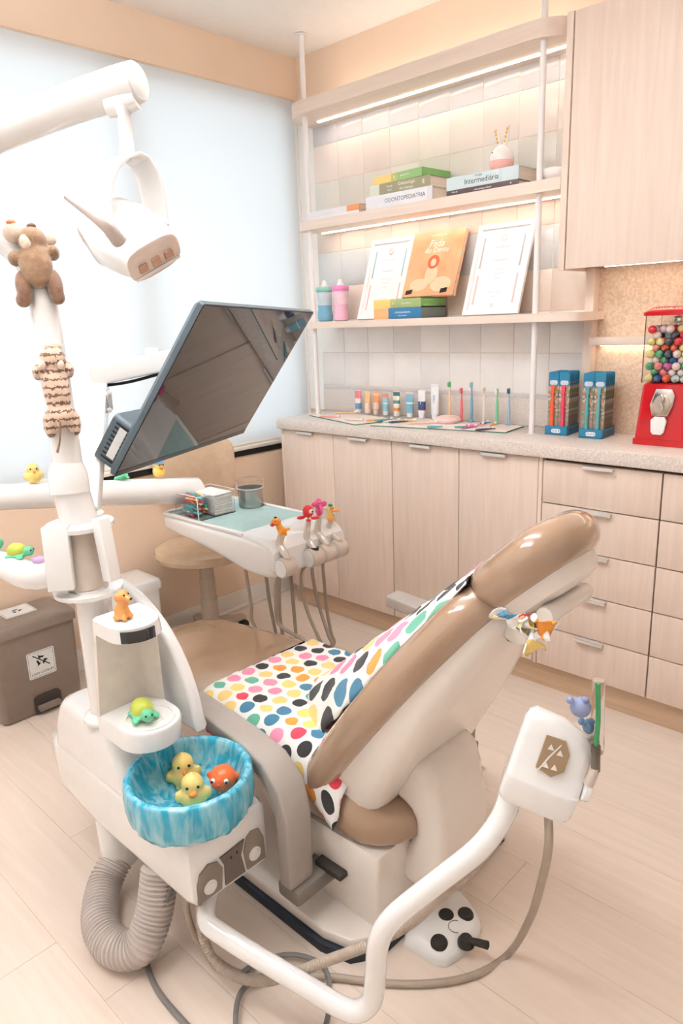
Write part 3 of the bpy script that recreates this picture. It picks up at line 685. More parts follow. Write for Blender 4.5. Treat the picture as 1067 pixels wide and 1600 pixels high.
MB().tube([post[-1], post[-1].lerp(at(-260, 305, 1.373), .5)+V((0, 0, .01)), at(-260, 305, 1.373)], [.027, .034, .030], 20, 4).build('arm_elbow', m_enamel, lp)
MB().tube([at(213, 128, 1.171), at(217, 127, 1.169), at(219.5, 126, 1.168)], [.031, .028, .018], 24).build('arm_cap', m_enamel2, lp)
MB().tube([at(168, 168, 1.18), at(190, 163, 1.176), at(213, 154, 1.171)], [.016, .018, .016], 16).build('arm_hinge', m_enamel2, lp)
MB().tube([at(190, 160, 1.176), at(192, 172, 1.176), at(194, 180, 1.176), at(200, 248, 1.176)], [.017, .016, .0105, .0125], 18).build('drop_rod', m_enamel, lp)
# yoke: flat arch
ypx = [(163, 372), (158, 345), (155, 320), (158, 290), (168, 264), (184, 249), (203, 243), (219, 252), (231, 275), (239, 305), (243, 335), (246, 358)]
yt = [1.116, 1.116, 1.116, 1.121, 1.135, 1.153, 1.176, 1.19, 1.203, 1.212, 1.217, 1.217]
yp = [at(x, y, t) for (x, y), t in zip(ypx, yt)]
ym = MB(); rings = []; axis = (at(246, 340, 1.217)-at(158, 340, 1.116)).normalized(); wdir = axis.cross(V((0, 0, 1))).normalized()
for i, p in enumerate(yp):
    T = (yp[min(i+1, len(yp)-1)]-yp[max(i-1, 0)]).normalized(); wd = (wdir-T*T.dot(wdir)).normalized(); nn = T.cross(wd)
    rings.append(superring(p, wd, nn, .026, .0045, 4, 20))
ym.loft(rings).build('yoke', m_enamel, lp)
# head: lofted from the back (upper left) to the lens (lower right)
hx = [at(150, 335, 1.19), at(165, 348, 1.176), at(195, 370, 1.153), at(222, 388, 1.13), at(240, 402, 1.112)]
hw = [(.027, .016), (.050, .032), (.060, .040), (.055, .033), (.046, .0255)]
axd = (hx[-1]-hx[0]).normalized(); side = (rt*.96+up*.13); side = (side-axd*axd.dot(side)).normalized(); nv = axd.cross(side)
def hsecs(p, a, b_): return superring(p, side, nv, a, b_, 3.2, 32)
MB().loft([hsecs(p, a, b_) for p, (a, b_) in zip(hx, hw)]).build('lamp_head', m_enamel, lp)
m_lens = mat('lamp_lens', (238, 218, 206), .08, coat=.6)
le = hx[-1]
MB().loft([hsecs(le-axd*.003, .0465, .026), hsecs(le+axd*.002, .0475, .027), hsecs(le+axd*.004, .045, .0245)]).build('lens', m_lens, lp)
for k in (-1, 0, 1):
    MB().box(le+axd*.006+side*(k*.024)-nv*.004, (.016, .004, .014), .002, rot=Matrix((side, axd, nv)).transposed()).build('lamp_emitter', mat('lamp_chip', (196, 160, 140), .15, .5), lp)
MB().loft([superring(le+axd*.0045+nv*s_*.017, side, axd, .042, .002, 3, 20) for s_ in (-.9, -1.2)]).build('lens_strip', m_btn, lp)
hs = at(188, 380, 1.098)
MB().tube([hs, at(178, 366, 1.089), at(160, 348, 1.08), at(103, 307, 1.089)], [.0115, .0115, .0092, .0042], 18, 4).build('handle', mat('translucent_grey_handle', (190, 174, 164), .2, coat=.4), lp)
MB().tube([at(200, 381, 1.116), hs], [.015, .0135], 18).build('handle_boss', m_enamel, lp)
# ------------------------------------------------------------------ instrument tray on its double arm
tr_ = thing('instrument_tray', (.7, -1.0, .58), 'white moulded instrument tray unit with teal liner and hose holders', 'dental tray')
TX0, TX1, TY0, TY1 = .375, .985, -1.155, -.83
def tsec(z, g, x0=TX0, x1=TX1, y0=TY0, y1=TY1, r=.05): return [V((u, v, z)) for u, v in rrect(x0+g, x1-g, y0+g, y1-g, (r, .035, .035, r), 6)]
def xsec(x, z0, z1, g, r=.022): return [V((x, u, v)) for u, v in rrect(TY0+g, TY1-g, z0, z1, r, 5)]
MB().loft([xsec(TX0, .618, .658, .03, .012), xsec(TX0+.006, .611, .664, .014, .016), xsec(TX0+.03, .606, .668, .003), xsec(TX0+.2, .594, .668, .0), xsec(TX0+.36, .57, .668, .0), xsec(TX1-.12, .545, .667, .0), xsec(TX1-.03, .545, .660, .003), xsec(TX1-.005, .553, .648, .012), xsec(TX1+.004, .565, .635, .03)]).build('tray_body', m_enamel, tr_)
for (xa, xb, ya, yb) in ((TX0+.02, TX1-.14, TY0+.004, TY0+.022), (TX0+.02, TX1-.14, TY1-.022, TY1-.004), (TX0+.006, TX0+.026, TY0+.02, TY1-.02)):
    MB().bx(xa, xb, ya, yb, .664, .676, .004).build('tray_rim', m_enamel, tr_)
MB().prism(rrect(TX0+.028, TX1-.15, TY0+.024, TY1-.024, .012, 5), XY, .6675, .6695).build('tray_mat', mat('teal_silicone_mat', (178, 208, 206), .5), tr_)
MB().loft([[V((x, u, v)) for u, v in rrect(TY0+.006, TY1-.006, .57, z1, .014, 4)] for x, z1 in ((TX1-.15, .676), (TX1-.05, .674), (TX1-.012, .662), (TX1+.010, .640))]).build('front_ledge', m_enamel, tr_)
HY = [-1.118, -1.000, -.945, -.888]
m_hold = mat('holder_beige', (208, 192, 178), .35, coat=.3)
for yy in HY:
    h_ = MB().cyl((TX1+.03, yy-.026, .592), (TX1+.03, yy+.022, .592), .031, n=26, bev=.003).build('hose_holder', m_hold, tr_)
    MB().cyl((TX1+.03, yy-.0275, .592), (TX1+.03, yy-.0262, .592), .027, n=26).build('holder_cap', m_enamel2, h_)
MB().box((TX1-.06, -.86, .69), (.10, .006, .05), .002, rot=Matrix.Rotation(.35, 3, 'Y')).build('clear_guard', mat('clear_acrylic', (250, 250, 250), .03, trans=1, var=0, ior=1.2), tr_)
# arm tubes from the joint to an elbow outside the picture and back to the tray
AX = .43
te = onx(306, 766, AX); el = onx(-110, 783, AX)
MB().tube([el, onx(0, 777, AX), onx(150, 771, AX), onx(240, 768, AX), te, te+V((0, .012, 0)), te+V((0, .018, 0))], [.038, .039, .042, .046, .049, .044, .026], 26).build('arm_tube', m_enamel, tr_)
elb = V((el.x, el.y-.03, el.z))
MB().cyl(elb+V((0, 0, -.13)), elb+V((0, 0, .045)), .05, n=28, bev=.006).build('arm_elbow', m_enamel, tr_)
MB().tube([elb+V((0, 0, -.09)), at(0, 882, 1.58), at(60, 900, 1.53), V((UX-.05, UY-.01, .845))], [.031, .031, .031, .031], 22, 4).build('lower_arm_tube', m_enamel, tr_)
MB().cyl((te.x, te.y-.03, .66), (te.x, te.y-.03, te.z-.02), .032, n=26, bev=.004).build('tray_stem', m_enamel, tr_)
# hanging hoses
m_hose = mat('grey_hose', (172, 156, 140), .45)
def hose(parent, pts, r=.0062, name='hose', m=None, sm=6): return MB().tube(pts, r, 10, sm).build(name, m or m_hose, parent)
hA = (((433, 905), (431, 950), (436, 975), (456, 990), (472, 998), (480, 1012)), ((472, 893), (473, 930), (484, 965), (497, 995), (502, 1012)), ((489, 880), (491, 915), (501, 955), (513, 992), (517, 1012)), ((506, 870), (507, 915), (511, 955), (517, 988), (519, 1010)))
hB = ((((436, 897), (437, 960), (441, 990), (442, 1010)), -1.09), (((452, 875), (457, 930), (462, 990), (463, 1010)), -1.0), (((415, 890), (421, 940), (431, 990), (434, 1010)), -1.04), (((383, 885), (392, 945), (393, 968), (404, 990), (415, 1010)), -1.075))
for yy, A, (B, yb) in zip(HY, hA, hB):
    PA = [V((TX1+.034, yy, .592))]+[ony(x, y, yy+(.0 if k < 2 else .012)) for k, (x, y) in enumerate(A)]; PB = [ony(x, y, yb) for x, y in B[::-1]]
    PB.append(V((PB[-1].x, PB[-1].y, max(PB[-1].z, .575))))
    lo = PA[-1].lerp(PB[0], .5); lo.z = min(PA[-1].z, PB[0].z)-.07
    hose(tr_, PA+[lo]+PB)
# ------------------------------------------------------------------ assistant's control arm
ac = thing('control_arm', (1.5, -1.8, .2), 'white bent tube arm carrying the small control box behind the chair', 'dental arm')
sw = [V((1.50, -1.80, .205)), V((1.502, -1.802, .185)), at(322, 1432, 1.44), at(350, 1462, 1.41), at(480, 1542, 1.345), at(530, 1572, 1.32), at(560, 1580, 1.305), at(582, 1560, 1.295), at(587, 1515, 1.27), at(592, 1470, 1.245), at(614, 1434, 1.235), at(680, 1380, 1.225), at(745, 1329, 1.22), at(780, 1285, 1.22), at(795, 1250, 1.22), at(800, 1225, 1.225)]
MB().tube(sw, .0195, 20, 5).build('arm_tube', m_enamel, ac)
# box: profile in (depth, height), extruded across
bo = at(774, 1250, 1.20); E1 = (at(884, 1298, 1.172)-bo); WB = E1.length; E1.normalize()
E3 = V((0, 0, 1)); E2 = E3.cross(E1).normalized(); E3 = E1.cross(E2).normalized()
def CB(u, d, h): return bo+E1*u+E2*d+E3*h
secs = []
for u, k in ((0, .82), (.004, .93), (.012, 1.0), (WB*.5, 1.0), (WB-.014, .97), (WB-.004, .90), (WB, .80)):
    pr = smooth_poly([(.012, .002), (-.002, .012), (-.003, .05), (.004, .062), (.03, .125), (.042, .143), (.062, .148), (.075, .14), (.078, .1), (.075, .02), (.06, .003)], 2)
    sh_ = 1-.22*max(0, u/WB-.45)
    secs.append([CB(u, .037+(d-.037)*k, 1.08*(.06+(h-.06)*k)*(sh_ if h > .06 else 1)) for d, h in pr])
MB().loft(secs).build('control_box', m_enamel, ac)
# keypad on the slanted face
def KP(u, v, n):
    a = CB(u*1.15-.018, .0045, .069); sd = (E2*.026+E3*.068).normalized(); nn = E1.cross(sd).normalized()
    return a+sd*(v*1.2+.012)+nn*n
kp = MB().prism([(.050, .004), (.074, -.001), (.088, .012), (.088, .036), (.077, .052), (.050, .050)], KP, -.001, .0035).build('keypad', mat('taupe_keypad', (160, 134, 104), .4, .2), ac)
for u, v in ((.061, .036), (.075, .033), (.062, .011), (.074, .012)):
    MB().prism([(u-.004, v-.003), (u+.005, v-.002), (u-.001, v+.005)], KP, .0033, .005).build('arrow_key', m_alu, kp)
MB().prism([(.053, .0005), (.0545, .0005), (.0635, .023), (.0735, .0445), (.072, .045), (.0615, .0235)], KP, .0034, .0042).build('divider_line', m_btn, kp)
hl = MB().cyl(CB(WB+.001, .02, .072), CB(WB+.012, .022, .072), .017, n=22, bev=.002).build('tip_holder', m_enamel2, ac)
MB().tube([CB(WB+.006, .02, .085), CB(WB+.008, .028, .115)], [.009, .007], 14).build('tip_socket', m_hold, ac)
MB().tube([CB(WB-.008, .055, .095), CB(WB-.002, .062, .14)], [.009, .0065], 14).build('tip_socket', m_hose, ac)
# hoses of the control arm
m_corr = mat('grey_corrugated_hose', (178, 162, 146), .5)
cpx = [(802, 1262, 1.225), (775, 1310, 1.235), (740, 1353, 1.25), (690, 1398, 1.27), (640, 1443, 1.29), (580, 1475, 1.31), (500, 1505, 1.36), (440, 1528, 1.40), (390, 1532, 1.43), (340, 1508, 1.46), (318, 1465, 1.47), (313, 1425, 1.46), (318, 1395, 1.44)]
P0 = [at(*c) for c in cpx]
for i, p in enumerate(P0): p.z = max(p.z, .014)
tmp = []
for i in range(len(P0)-1):
    p1, p2 = P0[i], P0[i+1]; p0 = P0[i-1] if i else p1*2-p2; p3 = P0[i+2] if i+2 < len(P0) else p2*2-p1
    for k in range(22):
        t = k/22; tmp.append(.5*((2*p1)+(p2-p0)*t+(2*p0-5*p1+4*p2-p3)*t*t+(3*p1-p0-3*p2+p3)*t**3))
tmp = resample(tmp, .0016)
MB().tube(tmp, [.0094+(.0011 if i % 4 in (0, 1) else 0) for i in range(len(tmp))], 12).build('corrugated_hose', m_corr, ac)
def floorpath(lst, z=.008): return [onz(x, y, z) for x, y in lst]
hz = [CB(WB*.72, .03, .005), at(857, 1320, 1.20), at(848, 1370, 1.27)]+[at(828, 1435, 1.40)]+floorpath([(795, 1490), (745, 1522), (680, 1536), (600, 1536), (500, 1525), (420, 1528), (360, 1515)])+[at(310, 1470, 1.50), at(292, 1425, 1.47), at(292, 1395, 1.45)]
MB().tube(hz, .0075, 12, 6).build('hose', m_hose, ac)
hz = floorpath([(420, 1525), (380, 1545), (368, 1590), (380, 1640), (440, 1660), (500, 1620), (515, 1560), (505, 1510), (460, 1492), (410, 1500), (380, 1518)], .016)
MB().tube(hz, .0055, 10, 6).build('hose', mat('dark_grey_hose', (126, 122, 118), .45), ac)
hz = [V((1.40, -1.80, .21)), at(262, 1400, 1.50), at(235, 1450, 1.53)]+floorpath([(228, 1495), (245, 1545), (290, 1600), (350, 1660)], .007)
MB().tube(hz, .0062, 10, 6).build('hose', MATS['dark_grey_hose'], ac)
# suction tips in the holders
st_ = thing('saliva_ejector', CB(WB+.008, .028, .115), 'thin green saliva ejector tube standing beside the control box', 'suction tip')
g0 = CB(WB+.008, .028, .113); g1 = at(934, 1068, 1.13)
MB().tube([g0-(g1-g0)*.02, g0+(g1-g0)*.28], [.0075, .0068], 14).build('collar', mat('dark_taupe_rubber', (110, 100, 88), .5), st_)
MB().tube([g0+(g1-g0)*.26, g0+(g1-g0)*.6+rt*.002, g1], .0038, 12, 4).build('tube', mat('green_translucent_plastic', (70, 172, 110), .25, coat=.3), st_)
MB().tube([g0+(g1-g0)*.2+rt*.002, g1+(g1-g0)*.04+rt*.001], .0105, 12).build('clear_sleeve', mat('clear_film', (250, 250, 250), .05, trans=1, var=0, ior=1.05), st_)
bp = thing('suction_brush', CB(WB-.002, .062, .14), 'short suction tip topped by a lavender-blue soft bear figure', 'suction tip')
b0 = CB(WB-.002, .062, .139); b1 = at(905, 1100, 1.13)
MB().tube([b0, b0+(b1-b0)*.2], [.0065, .009], 14).build('collar', MATS['grey_hose'], bp)
mbv = mat('lavender_blue_foam', (150, 160, 196), .6); mbl = mat('dusty_blue_foam', (112, 144, 178), .6)
MB().ell(b0+(b1-b0)*.42, (.010, .010, .013)).ell(b0+(b1-b0)*.55+rt*.008, .006).ell(b0+(b1-b0)*.55-rt*.008, .006).build('figure_body', mbl, bp)
MB().ell(b0+(b1-b0)*.92, .0165).ell(b0+(b1-b0)*1.1+rt*.012, .006).ell(b0+(b1-b0)*1.1-rt*.012, .006).build('figure_head', mbv, bp)
# ------------------------------------------------------------------ foot pedal
fp = thing('foot_pedal', (1.83, -1.43, 0), 'white floor pedal with three round black buttons and a joystick', 'foot control')
q = [onz(631, 1472, 0), onz(650, 1490, 0), onz(697, 1512, 0), onz(748, 1466, 0), onz(746, 1436, 0), onz(712, 1396, 0), onz(690, 1410, 0)]
pl = [(p.x, p.y) for p in q]; cx = sum(p[0] for p in pl)/len(pl); cy_ = sum(p[1] for p in pl)/len(pl)
pl = smooth_poly(pl, 3)
MB().loft([[V((u, v, 0.0005)) for u, v in pl], [V((u, v, .012)) for u, v in pl]]+[[V((cx+(u-cx)*k, cy_+(v-cy_)*k, z)) for u, v in pl] for k, z in ((.97, .02), (.9, .027), (.8, .033), (.5, .038), (.1, .039))]).build('pedal_body', m_enamel2, fp)
m_bk = mat('black_rubber', (40, 37, 35), .55)
for x, y in ((697, 1430), (727, 1428), (686, 1471)):
    p = onz(x, y, .037); MB().lathe([(.0185, 0), (.0185, .006), (.016, .011), (.008, .013)], (p.x, p.y, .030), n=24).build('button', m_bk, fp)
p = onz(728, 1469, .04); j1 = at(762, 1477, (p-CAM).dot(fw)-.03)
MB().lathe([(.018, 0), (.018, .008), (.012, .018), (.006, .020)], (p.x, p.y, .030), n=24).tube([V((p.x, p.y, .042)), V((p.x, p.y, .042)).lerp(j1, .6), j1], [.006, .008, .0085], 14).build('joystick', m_bk, fp)
ppx = onz(712, 1447, .0395)
MB().tube([V((ppx.x+.016*math.cos(t), ppx.y+.016*math.sin(t), .0388)) for t in [PI*.6+i*PI*1.2/14 for i in range(15)]], .0007, 6).build('printed_arc', m_bk, fp)
# ------------------------------------------------------------------ stool
SX, SYY = .215, -.865
so = thing('operator_stool', (SX, SYY, 0), 'taupe swivel stool with curved backrest standing by the window wall', 'stool')
m_stool = mat('taupe_stool_plastic', (186, 168, 150), .4, coat=.2); m_stoolu = mat('beige_stool_upholstery', (206, 178, 150), .18, coat=.6, bump=.1, bscale=12)
MB().cyl((SX, SYY, .07), (SX, SYY, .21), .036, n=26).cyl((SX, SYY, .21), (SX, SYY, .30), .033, n=26).cyl((SX, SYY, .30), (SX, SYY, .385), .030, n=26).build('column', m_stool, so)
MB().cyl((SX, SYY, .368), (SX, SYY, .387), .034, n=24).build('column_ring', m_black, so)
for k in range(5):
    a = math.radians(20+72*k); d = V((math.cos(a), math.sin(a), 0)); L_ = .175
    e_ = V((SX, SYY, 0))+d*L_
    rings = [superring(V((SX, SYY, .085))+d*s_+V((0, 0, -dz)), d.cross(V((0, 0, 1))), V((0, 0, 1)), w_, h_, 3, 16) for s_, w_, h_, dz in ((.0, .035, .025, 0), (.06, .034, .022, .005), (.12, .028, .016, .012), (L_, .022, .011, .02), (L_+.008, .012, .006, .02))]
    l_ = MB().loft(rings).build('base_leg', m_stool, so)
    MB().cyl(e_+d.cross(V((0, 0, 1)))*-.014+V((0, 0, .0245)), e_+d.cross(V((0, 0, 1)))*.014+V((0, 0, .0245)), .024, n=20, bev=.004).build('caster', mat('dark_caster', (52, 50, 48), .5), l_)
MB().lathe([(.05, .395), (.17, .395), (.198, .408), (.205, .425), (.198, .442), (.17, .452), (.05, .454)], (SX, SYY, 0), n=44).build('seat', m_stoolu, so)
MB().lathe([(.01, .385), (.12, .385), (.16, .395), (.02, .396)], (SX, SYY, 0), n=32).build('seat_pan', m_stool, so)
MB().tube([V((SX, SYY, .392))-rt*.16+V((0, 0, -.004)), V((SX, SYY, .392))-rt*.195+V((0, 0, -.012))], [.009, .016], 12).build('lever', m_alu, so)
bd = V((-.62, .35, 0)).normalized(); bsid = V((0, 0, 1)).cross(bd)
# wide curved back in front of the wall
def backf(a, b_, n):
    th = (a-.5)*1.5; r_ = .185+n
    return V((SX, SYY, 0))+bd*(r_*math.cos(th))*.75+bsid*(r_*math.sin(th)*1.28)+V((0, 0, .62+.27*b_))
bout = rrect(.0, 1, 0, 1, (.2, .2, .32, .32), 8)
MB().loft([[backf(u*k+.5*(1-k), v*k+.5*(1-k), n) for u, v in bout] for k, n in ((.94, -.022), (.985, -.012), (1.0, .0), (.985, .012), (.94, .02))]).build('backrest', m_stoolu, so)
MB().tube([V((SX, SYY, .395))+bd*.08, V((SX, SYY, .41))+bd*.165, V((SX, SYY, .50))+bd*.165, V((SX, SYY, .64))+bd*.145], .014, 12, 5).build('back_bar', m_stool, so)
# ------------------------------------------------------------------ bins
gb = thing('pedal_bin', (.115, -1.6, 0), 'taupe grey plastic pedal bin with recycling stickers by the window wall', 'bin')
m_bin = mat('taupe_bin_plastic', (140, 124, 112), .5, bump=.1, bscale=300); m_bind = mat('dark_bin_plastic', (62, 56, 52), .5)
B0, B1, BY0, BY1 = .022, .212, -1.75, -1.445
def bins(z, g, r=.02): return [V((u, v, z)) for u, v in rrect(B0+g, B1-g, BY0+g, BY1-g, r, 4)]
MB().loft([bins(.002, .014), bins(.01, .008), bins(.30, .002), bins(.315, .002)]).build('bin_body', m_bin, gb)
lid = MB().loft([bins(.3155, -.006), bins(.345, -.006), bins(.356, .002), bins(.360, .02)]).build('lid', m_bin, gb)
FXX = B1-.0015
def ff(u, v, d): return V((FXX+d-.006*(1-v/.3), u, v))
MB().prism(rrect(-1.632, -1.535, .004, .075, (.004, .004, .02, .02), 4), ff, .0, .004).build('pedal_recess', m_bind, gb)
MB().prism(rrect(-1.625, -1.545, .020, .036, .004, 3), ff, .002, .026).build('pedal', m_bin, gb)
m_stick = mat('white_sticker', (236, 234, 230), .5)
def recycle(mb, f, cu, cv, s_):
    for k in range(3):
        a0 = PI/2+k*2*PI/3
        A = [(.62, a0-.75), (.62, a0+.25), (.86, a0+.35), (.48, a0+.68), (.16, a0+.40), (.36, a0+.25), (.34, a0-.65)]
        mb.loft([[f(cu+r_*s_*math.cos(t), cv+r_*s_*math.sin(t), d) for r_, t in A] for d in (.0004, .0008)])
    return mb
def stick(parent, f, u0, u1, v0, v1, txt, flip=1, slash=True):
    s_ = MB().prism(rrect(u0, u1, v0, v1, .006, 4), f, .0003, .0012).build('sticker', m_stick, parent)
    m = MB(); cu, cv = (u0+u1)/2, (v0+v1)/2+(.012 if txt else 0)
    g = lambda u, v, d: f(u, v, d+.001)
    recycle(m, g, cu, cv, .03 if txt else .026)
    if slash: m.loft([[g(cu+a, cv+b_, d) for a, b_ in ((-.03, .024), (-.027, .026), (.03, -.024), (.027, -.026))] for d in (.0008, .0012)])
    if txt: text_bm(m, txt, .0125, lambda a, b_, d: g((u0+u1)/2+a, v0+.016+b_, .0006))
    # thin printed frame line
    fo = rrect(u0+.004, u1-.004, v0+.004, v1-.004, .005, 3); fi = inset(fo, .001)
    n = len(fo); vo = [m.bm.verts.new(g(u, v, .0005)) for u, v in fo]; vi = [m.bm.verts.new(g(u, v, .0005)) for u, v in fi]
    for i in range(n): m.bm.faces.new((vo[i], vo[(i+1) % n], vi[(i+1) % n], vi[i]))
    m.build('print', m_black, s_)
stick(gb, ff, -1.636, -1.538, .140, .240, 'LIXO COMUM')
stick(lid, lambda u, v, d: V((.195-v, u, .3602+d)), -1.655, -1.545, .055, .155, '', slash=False)
wb = thing('pedal_bin', (.11, -1.16, 0), 'white plastic lidded bin between the grey bin and the stool', 'bin')
def wbs(z, g, r=.02): return [V((u, v, z)) for u, v in rrect(.02+g, .205-g, -1.285+g, -1.075-g, r, 4)]
MB().loft([wbs(.002, .014), wbs(.01, .010), wbs(.31, .002), wbs(.32, .002)]).build('bin_body', m_enamel2, wb)
MB().loft([wbs(.3205, -.006), wbs(.345, -.006), wbs(.355, .0), wbs(.360, .02)]).build('lid', m_enamel2, wb)
# ------------------------------------------------------------------ books
m_page = mat('cream_pages', (246, 232, 214), .8, var=.04, scale=3, stretch=(1, 1, 160))
def cover(c, r=.45): return mat('cover_%d_%d_%d' % c, c, r, var=.02)
m_ink = mat('dark_ink', (66, 60, 64), .6); m_wink = mat('white_ink', (252, 248, 244), .6)
def flat_book(x0, x1, z0, z1, y0, y1, cols, label, txt=None, tcol=None, tpos=.5, side=None, rot=0, tsz=.6, extra=None, ttxt=None):
    """book lying flat, spine to the room: cols = spine bands [(fraction, colour)]"""
    t = thing('book', ((x0+x1)/2, (y0+y1)/2, z0), label, 'book')
    base = side or cols[-1][1]; th = .0022
    MB().bx(x0+.002, x1-.004, y0+.003, y1-.003, z0+th, z1-th).build('page_block', m_page, t)
    MB().bx(x0, x1, y0+.001, y1, z0, z0+th).build('cover_board', cover(base), t)
    MB().bx(x0, x1, y0+.001, y1, z1-th, z1).build('cover_board', cover(base), t)
    if side: MB().bx(x1-.003, x1, y0+.001, y1, z0, z1).build('cover_board', cover(side), t)
    f0 = 0
    for fr_, c in cols:
        MB().bx(x0+(x1-x0)*f0, x0+(x1-x0)*fr_, y0, y0+.0025, z0, z1, .0004).build('spine', cover(c), t); f0 = fr_
    fm = lambda cx: (lambda a, b_, d: V((cx+a, y0-.0003, (z0+z1)/2+b_)))
    if txt:
        m = MB(); text_bm(m, txt, (z1-z0)*tsz, fm(x0+(x1-x0)*tpos)); m.build('spine_title', tcol or m_ink, t)
    if extra:
        for s_, sz, px_, dz in extra:
            m = MB(); text_bm(m, s_, sz, lambda a, b_, d, px_=px_, dz=dz: V((x0+(x1-x0)*px_+a, y0-.0003, (z0+z1)/2+dz+b_)))
            m.build('spine_title', tcol or m_ink, t)
    if rot: t.rotation_euler = (0, 0, math.radians(rot))
    return t
S2 = 1.7372; W_ = (244, 240, 240)
flat_book(.222, .530, S2, S2+.012, -.196, -.03, [(1, (246, 242, 242))], 'thin white book at the bottom of the pair beside the blind')
flat_book(.232, .528, S2+.0123, S2+.036, -.192, -.03, [(.77, (240, 236, 238)), (1, (240, 158, 108))], 'white book with an orange spine end on the thin white book', side=(248, 214, 190))
flat_book(.568, .895, S2, S2+.050, -.196, -.02, [(.93, (240, 238, 242)), (1, (228, 226, 232))], 'thick white book titled ODONTOPEDIATRIA at the bottom of its stack', 'ODONTOPEDIATRIA', m_ink, .60, tsz=.42)
flat_book(.588, .880, S2+.0503, S2+.090, -.190, -.02, [(.16, (226, 228, 212)), (1, (160, 154, 122))], 'olive green book resting on the thick white book', None, m_wink, extra=[('Odontologia', .016, .62, .008), ('em crianças', .014, .62, -.009), ('Tratado', .010, .34, .006), ('clínico', .009, .34, -.007), ('E', .022, .90, .0)])
flat_book(.602, .852, S2+.0903, S2+.120, -.188, -.02, [(.38, (246, 214, 132)), (.50, (196, 192, 120)), (1, (150, 188, 122))], 'yellow and green book on top of the olive book', None, m_wink, side=(128, 182, 104), rot=-3, extra=[('guia prático', .010, .66, .002), ('8', .014, .44, 0)])
flat_book(.958, 1.250, S2, S2+.019, -.196, -.02, [(1, (92, 74, 74))], 'slim dark brown book under the pale blue book', None, m_wink, extra=[('atlas de', .008, .12, .003), ('odontologia infantil', .009, .52, .0), ('4', .012, .90, .0)])
flat_book(.958, 1.250, S2+.0193, S2+.062, -.196, -.02, [(.74, (212, 226, 228)), (.78, (200, 214, 218)), (1, (214, 226, 228))], 'pale blue book carrying the egg-shaped rabbit figurine', None, m_ink, extra=[('Intermediária', .026, .50, -.002), ('cirurgia', .010, .46, .014)])
S3 = 1.3185
flat_book(.596, .838, S3, S3+.042, -.196, -.03, [(.32, (240, 180, 122)), (1, (52, 118, 162))], 'orange and blue book lying on the lowest shelf', None, m_wink, side=(116, 128, 122), extra=[('odontopediatria', .012, .62, .004), ('casos clínicos', .008, .62, -.009)])
flat_book(.596, .838, S3+.0423, S3+.076, -.196, -.03, [(.36, (246, 208, 122)), (.48, (182, 178, 110)), (1, (160, 178, 116))], 'yellow and olive book under the upright orange picture book', None, m_wink, side=(136, 186, 110), extra=[('guia prático', .010, .70, .0), ('8', .014, .42, 0)])
# ------------------------------------------------------------------ leaning frames and picture book
def lean(bl, br, tl, y0, y1, z0, name, label, cat):
    """panel leaning back: bottom corners on y0, top on y1 (pixels give x), returns mapping (u across, v up, n out)"""
    A = ony(*bl, y0); B = ony(*br, y0); C = ony(*tl, y1)
    A = V((A.x, y0, z0)); W = B.x-A.x; C = V((A.x, y1, C.z)); vv = (C-A); H_ = vv.length; vv.normalize(); nn = V((0, -vv.z, vv.y)) if False else V((1, 0, 0)).cross(vv); 
    t = thing(name, A+V((W/2, 0, 0)), label, cat)
    return t, W, H_, (lambda u, v, n: A+V((1, 0, 0))*u+vv*v+nn*n)
m_fwhite = mat('white_frame_lacquer', (250, 246, 244), .3); m_paper = mat('certificate_paper', (248, 243, 242), .7, var=.01)
def certificate(bl, br, tl, y0, y1, z0, label, c1, c2):
    t, W, H_, f = lean(bl, br, tl, y0, y1, z0, 'certificate_frame', label, 'picture frame')
    fw_ = .017
    for a in ((0, W, 0, fw_), (0, W, H_-fw_, H_), (0, fw_, fw_, H_-fw_), (W-fw_, W, fw_, H_-fw_)):
        MB().loft([[f(u, v, n) for u, v in ((a[0], a[2]), (a[1], a[2]), (a[1], a[3]), (a[0], a[3]))] for n in (0, .012)]).build('frame_bar', m_fwhite, t)
    pp = MB().loft([[f(u, v, n) for u, v in ((fw_, fw_), (W-fw_, fw_), (W-fw_, H_-fw_), (fw_, H_-fw_))] for n in (.002, .005)]).build('certificate', m_paper, t)
    def strip(u0, u1, v0, v1, m): MB().loft([[f(u, v, n) for u, v in ((u0, v0), (u1, v0), (u1, v1), (u0, v1))] for n in (.0051, .0055)]).build('printed_band', m, pp)
    for u in (.030, W-.038):
        strip(u, u+.007, H_*.52, H_*.86, mat('band_%d' % c1[0], c1, .7)); strip(u, u+.007, H_*.12, H_*.44, mat('band_%d' % c2[0], c2, .7))
    cx = W/2; mg = mat('grey_print', (176, 168, 166), .7)
    for txt, sz, v in (('CERTIFICADO', .011, .74), ('conferido a', .006, .68), ('odontopediatria', .009, .60), ('pelo curso de formação', .006, .50), ('com aproveitamento', .006, .45), ('e dedicação', .006, .40), ('assinatura      assinatura', .005, .25), ('São Paulo', .005, .2)):
        m = MB(); text_bm(m, txt, sz, lambda a, b_, d, v=v: f(cx+a, H_*v+b_, .0056)); m.build('printed_line', mg, pp)
    for ru, rv, vv_ in ((.011, .014, .84), (.006, .009, .84), (.006, .006, .10)):
        MB().tube([f(cx+ru*math.cos(2*PI*k/16), H_*vv_+rv*math.sin(2*PI*k/16), .0058) for k in range(16)], .0007, 5, closed=True).build('printed_emblem', mg, pp)
n_ = lambda x, y: (480+x*.2437, 340+y*.2437); o_ = lambda x, y: (710+x*.2062, 330+y*.2062)
certificate(n_(330, 650), n_(595, 645), n_(372, 165), -.135, -.02, S3, 'white-framed certificate with teal bands beside the sippy bottles', (160, 186, 190), (244, 186, 190))
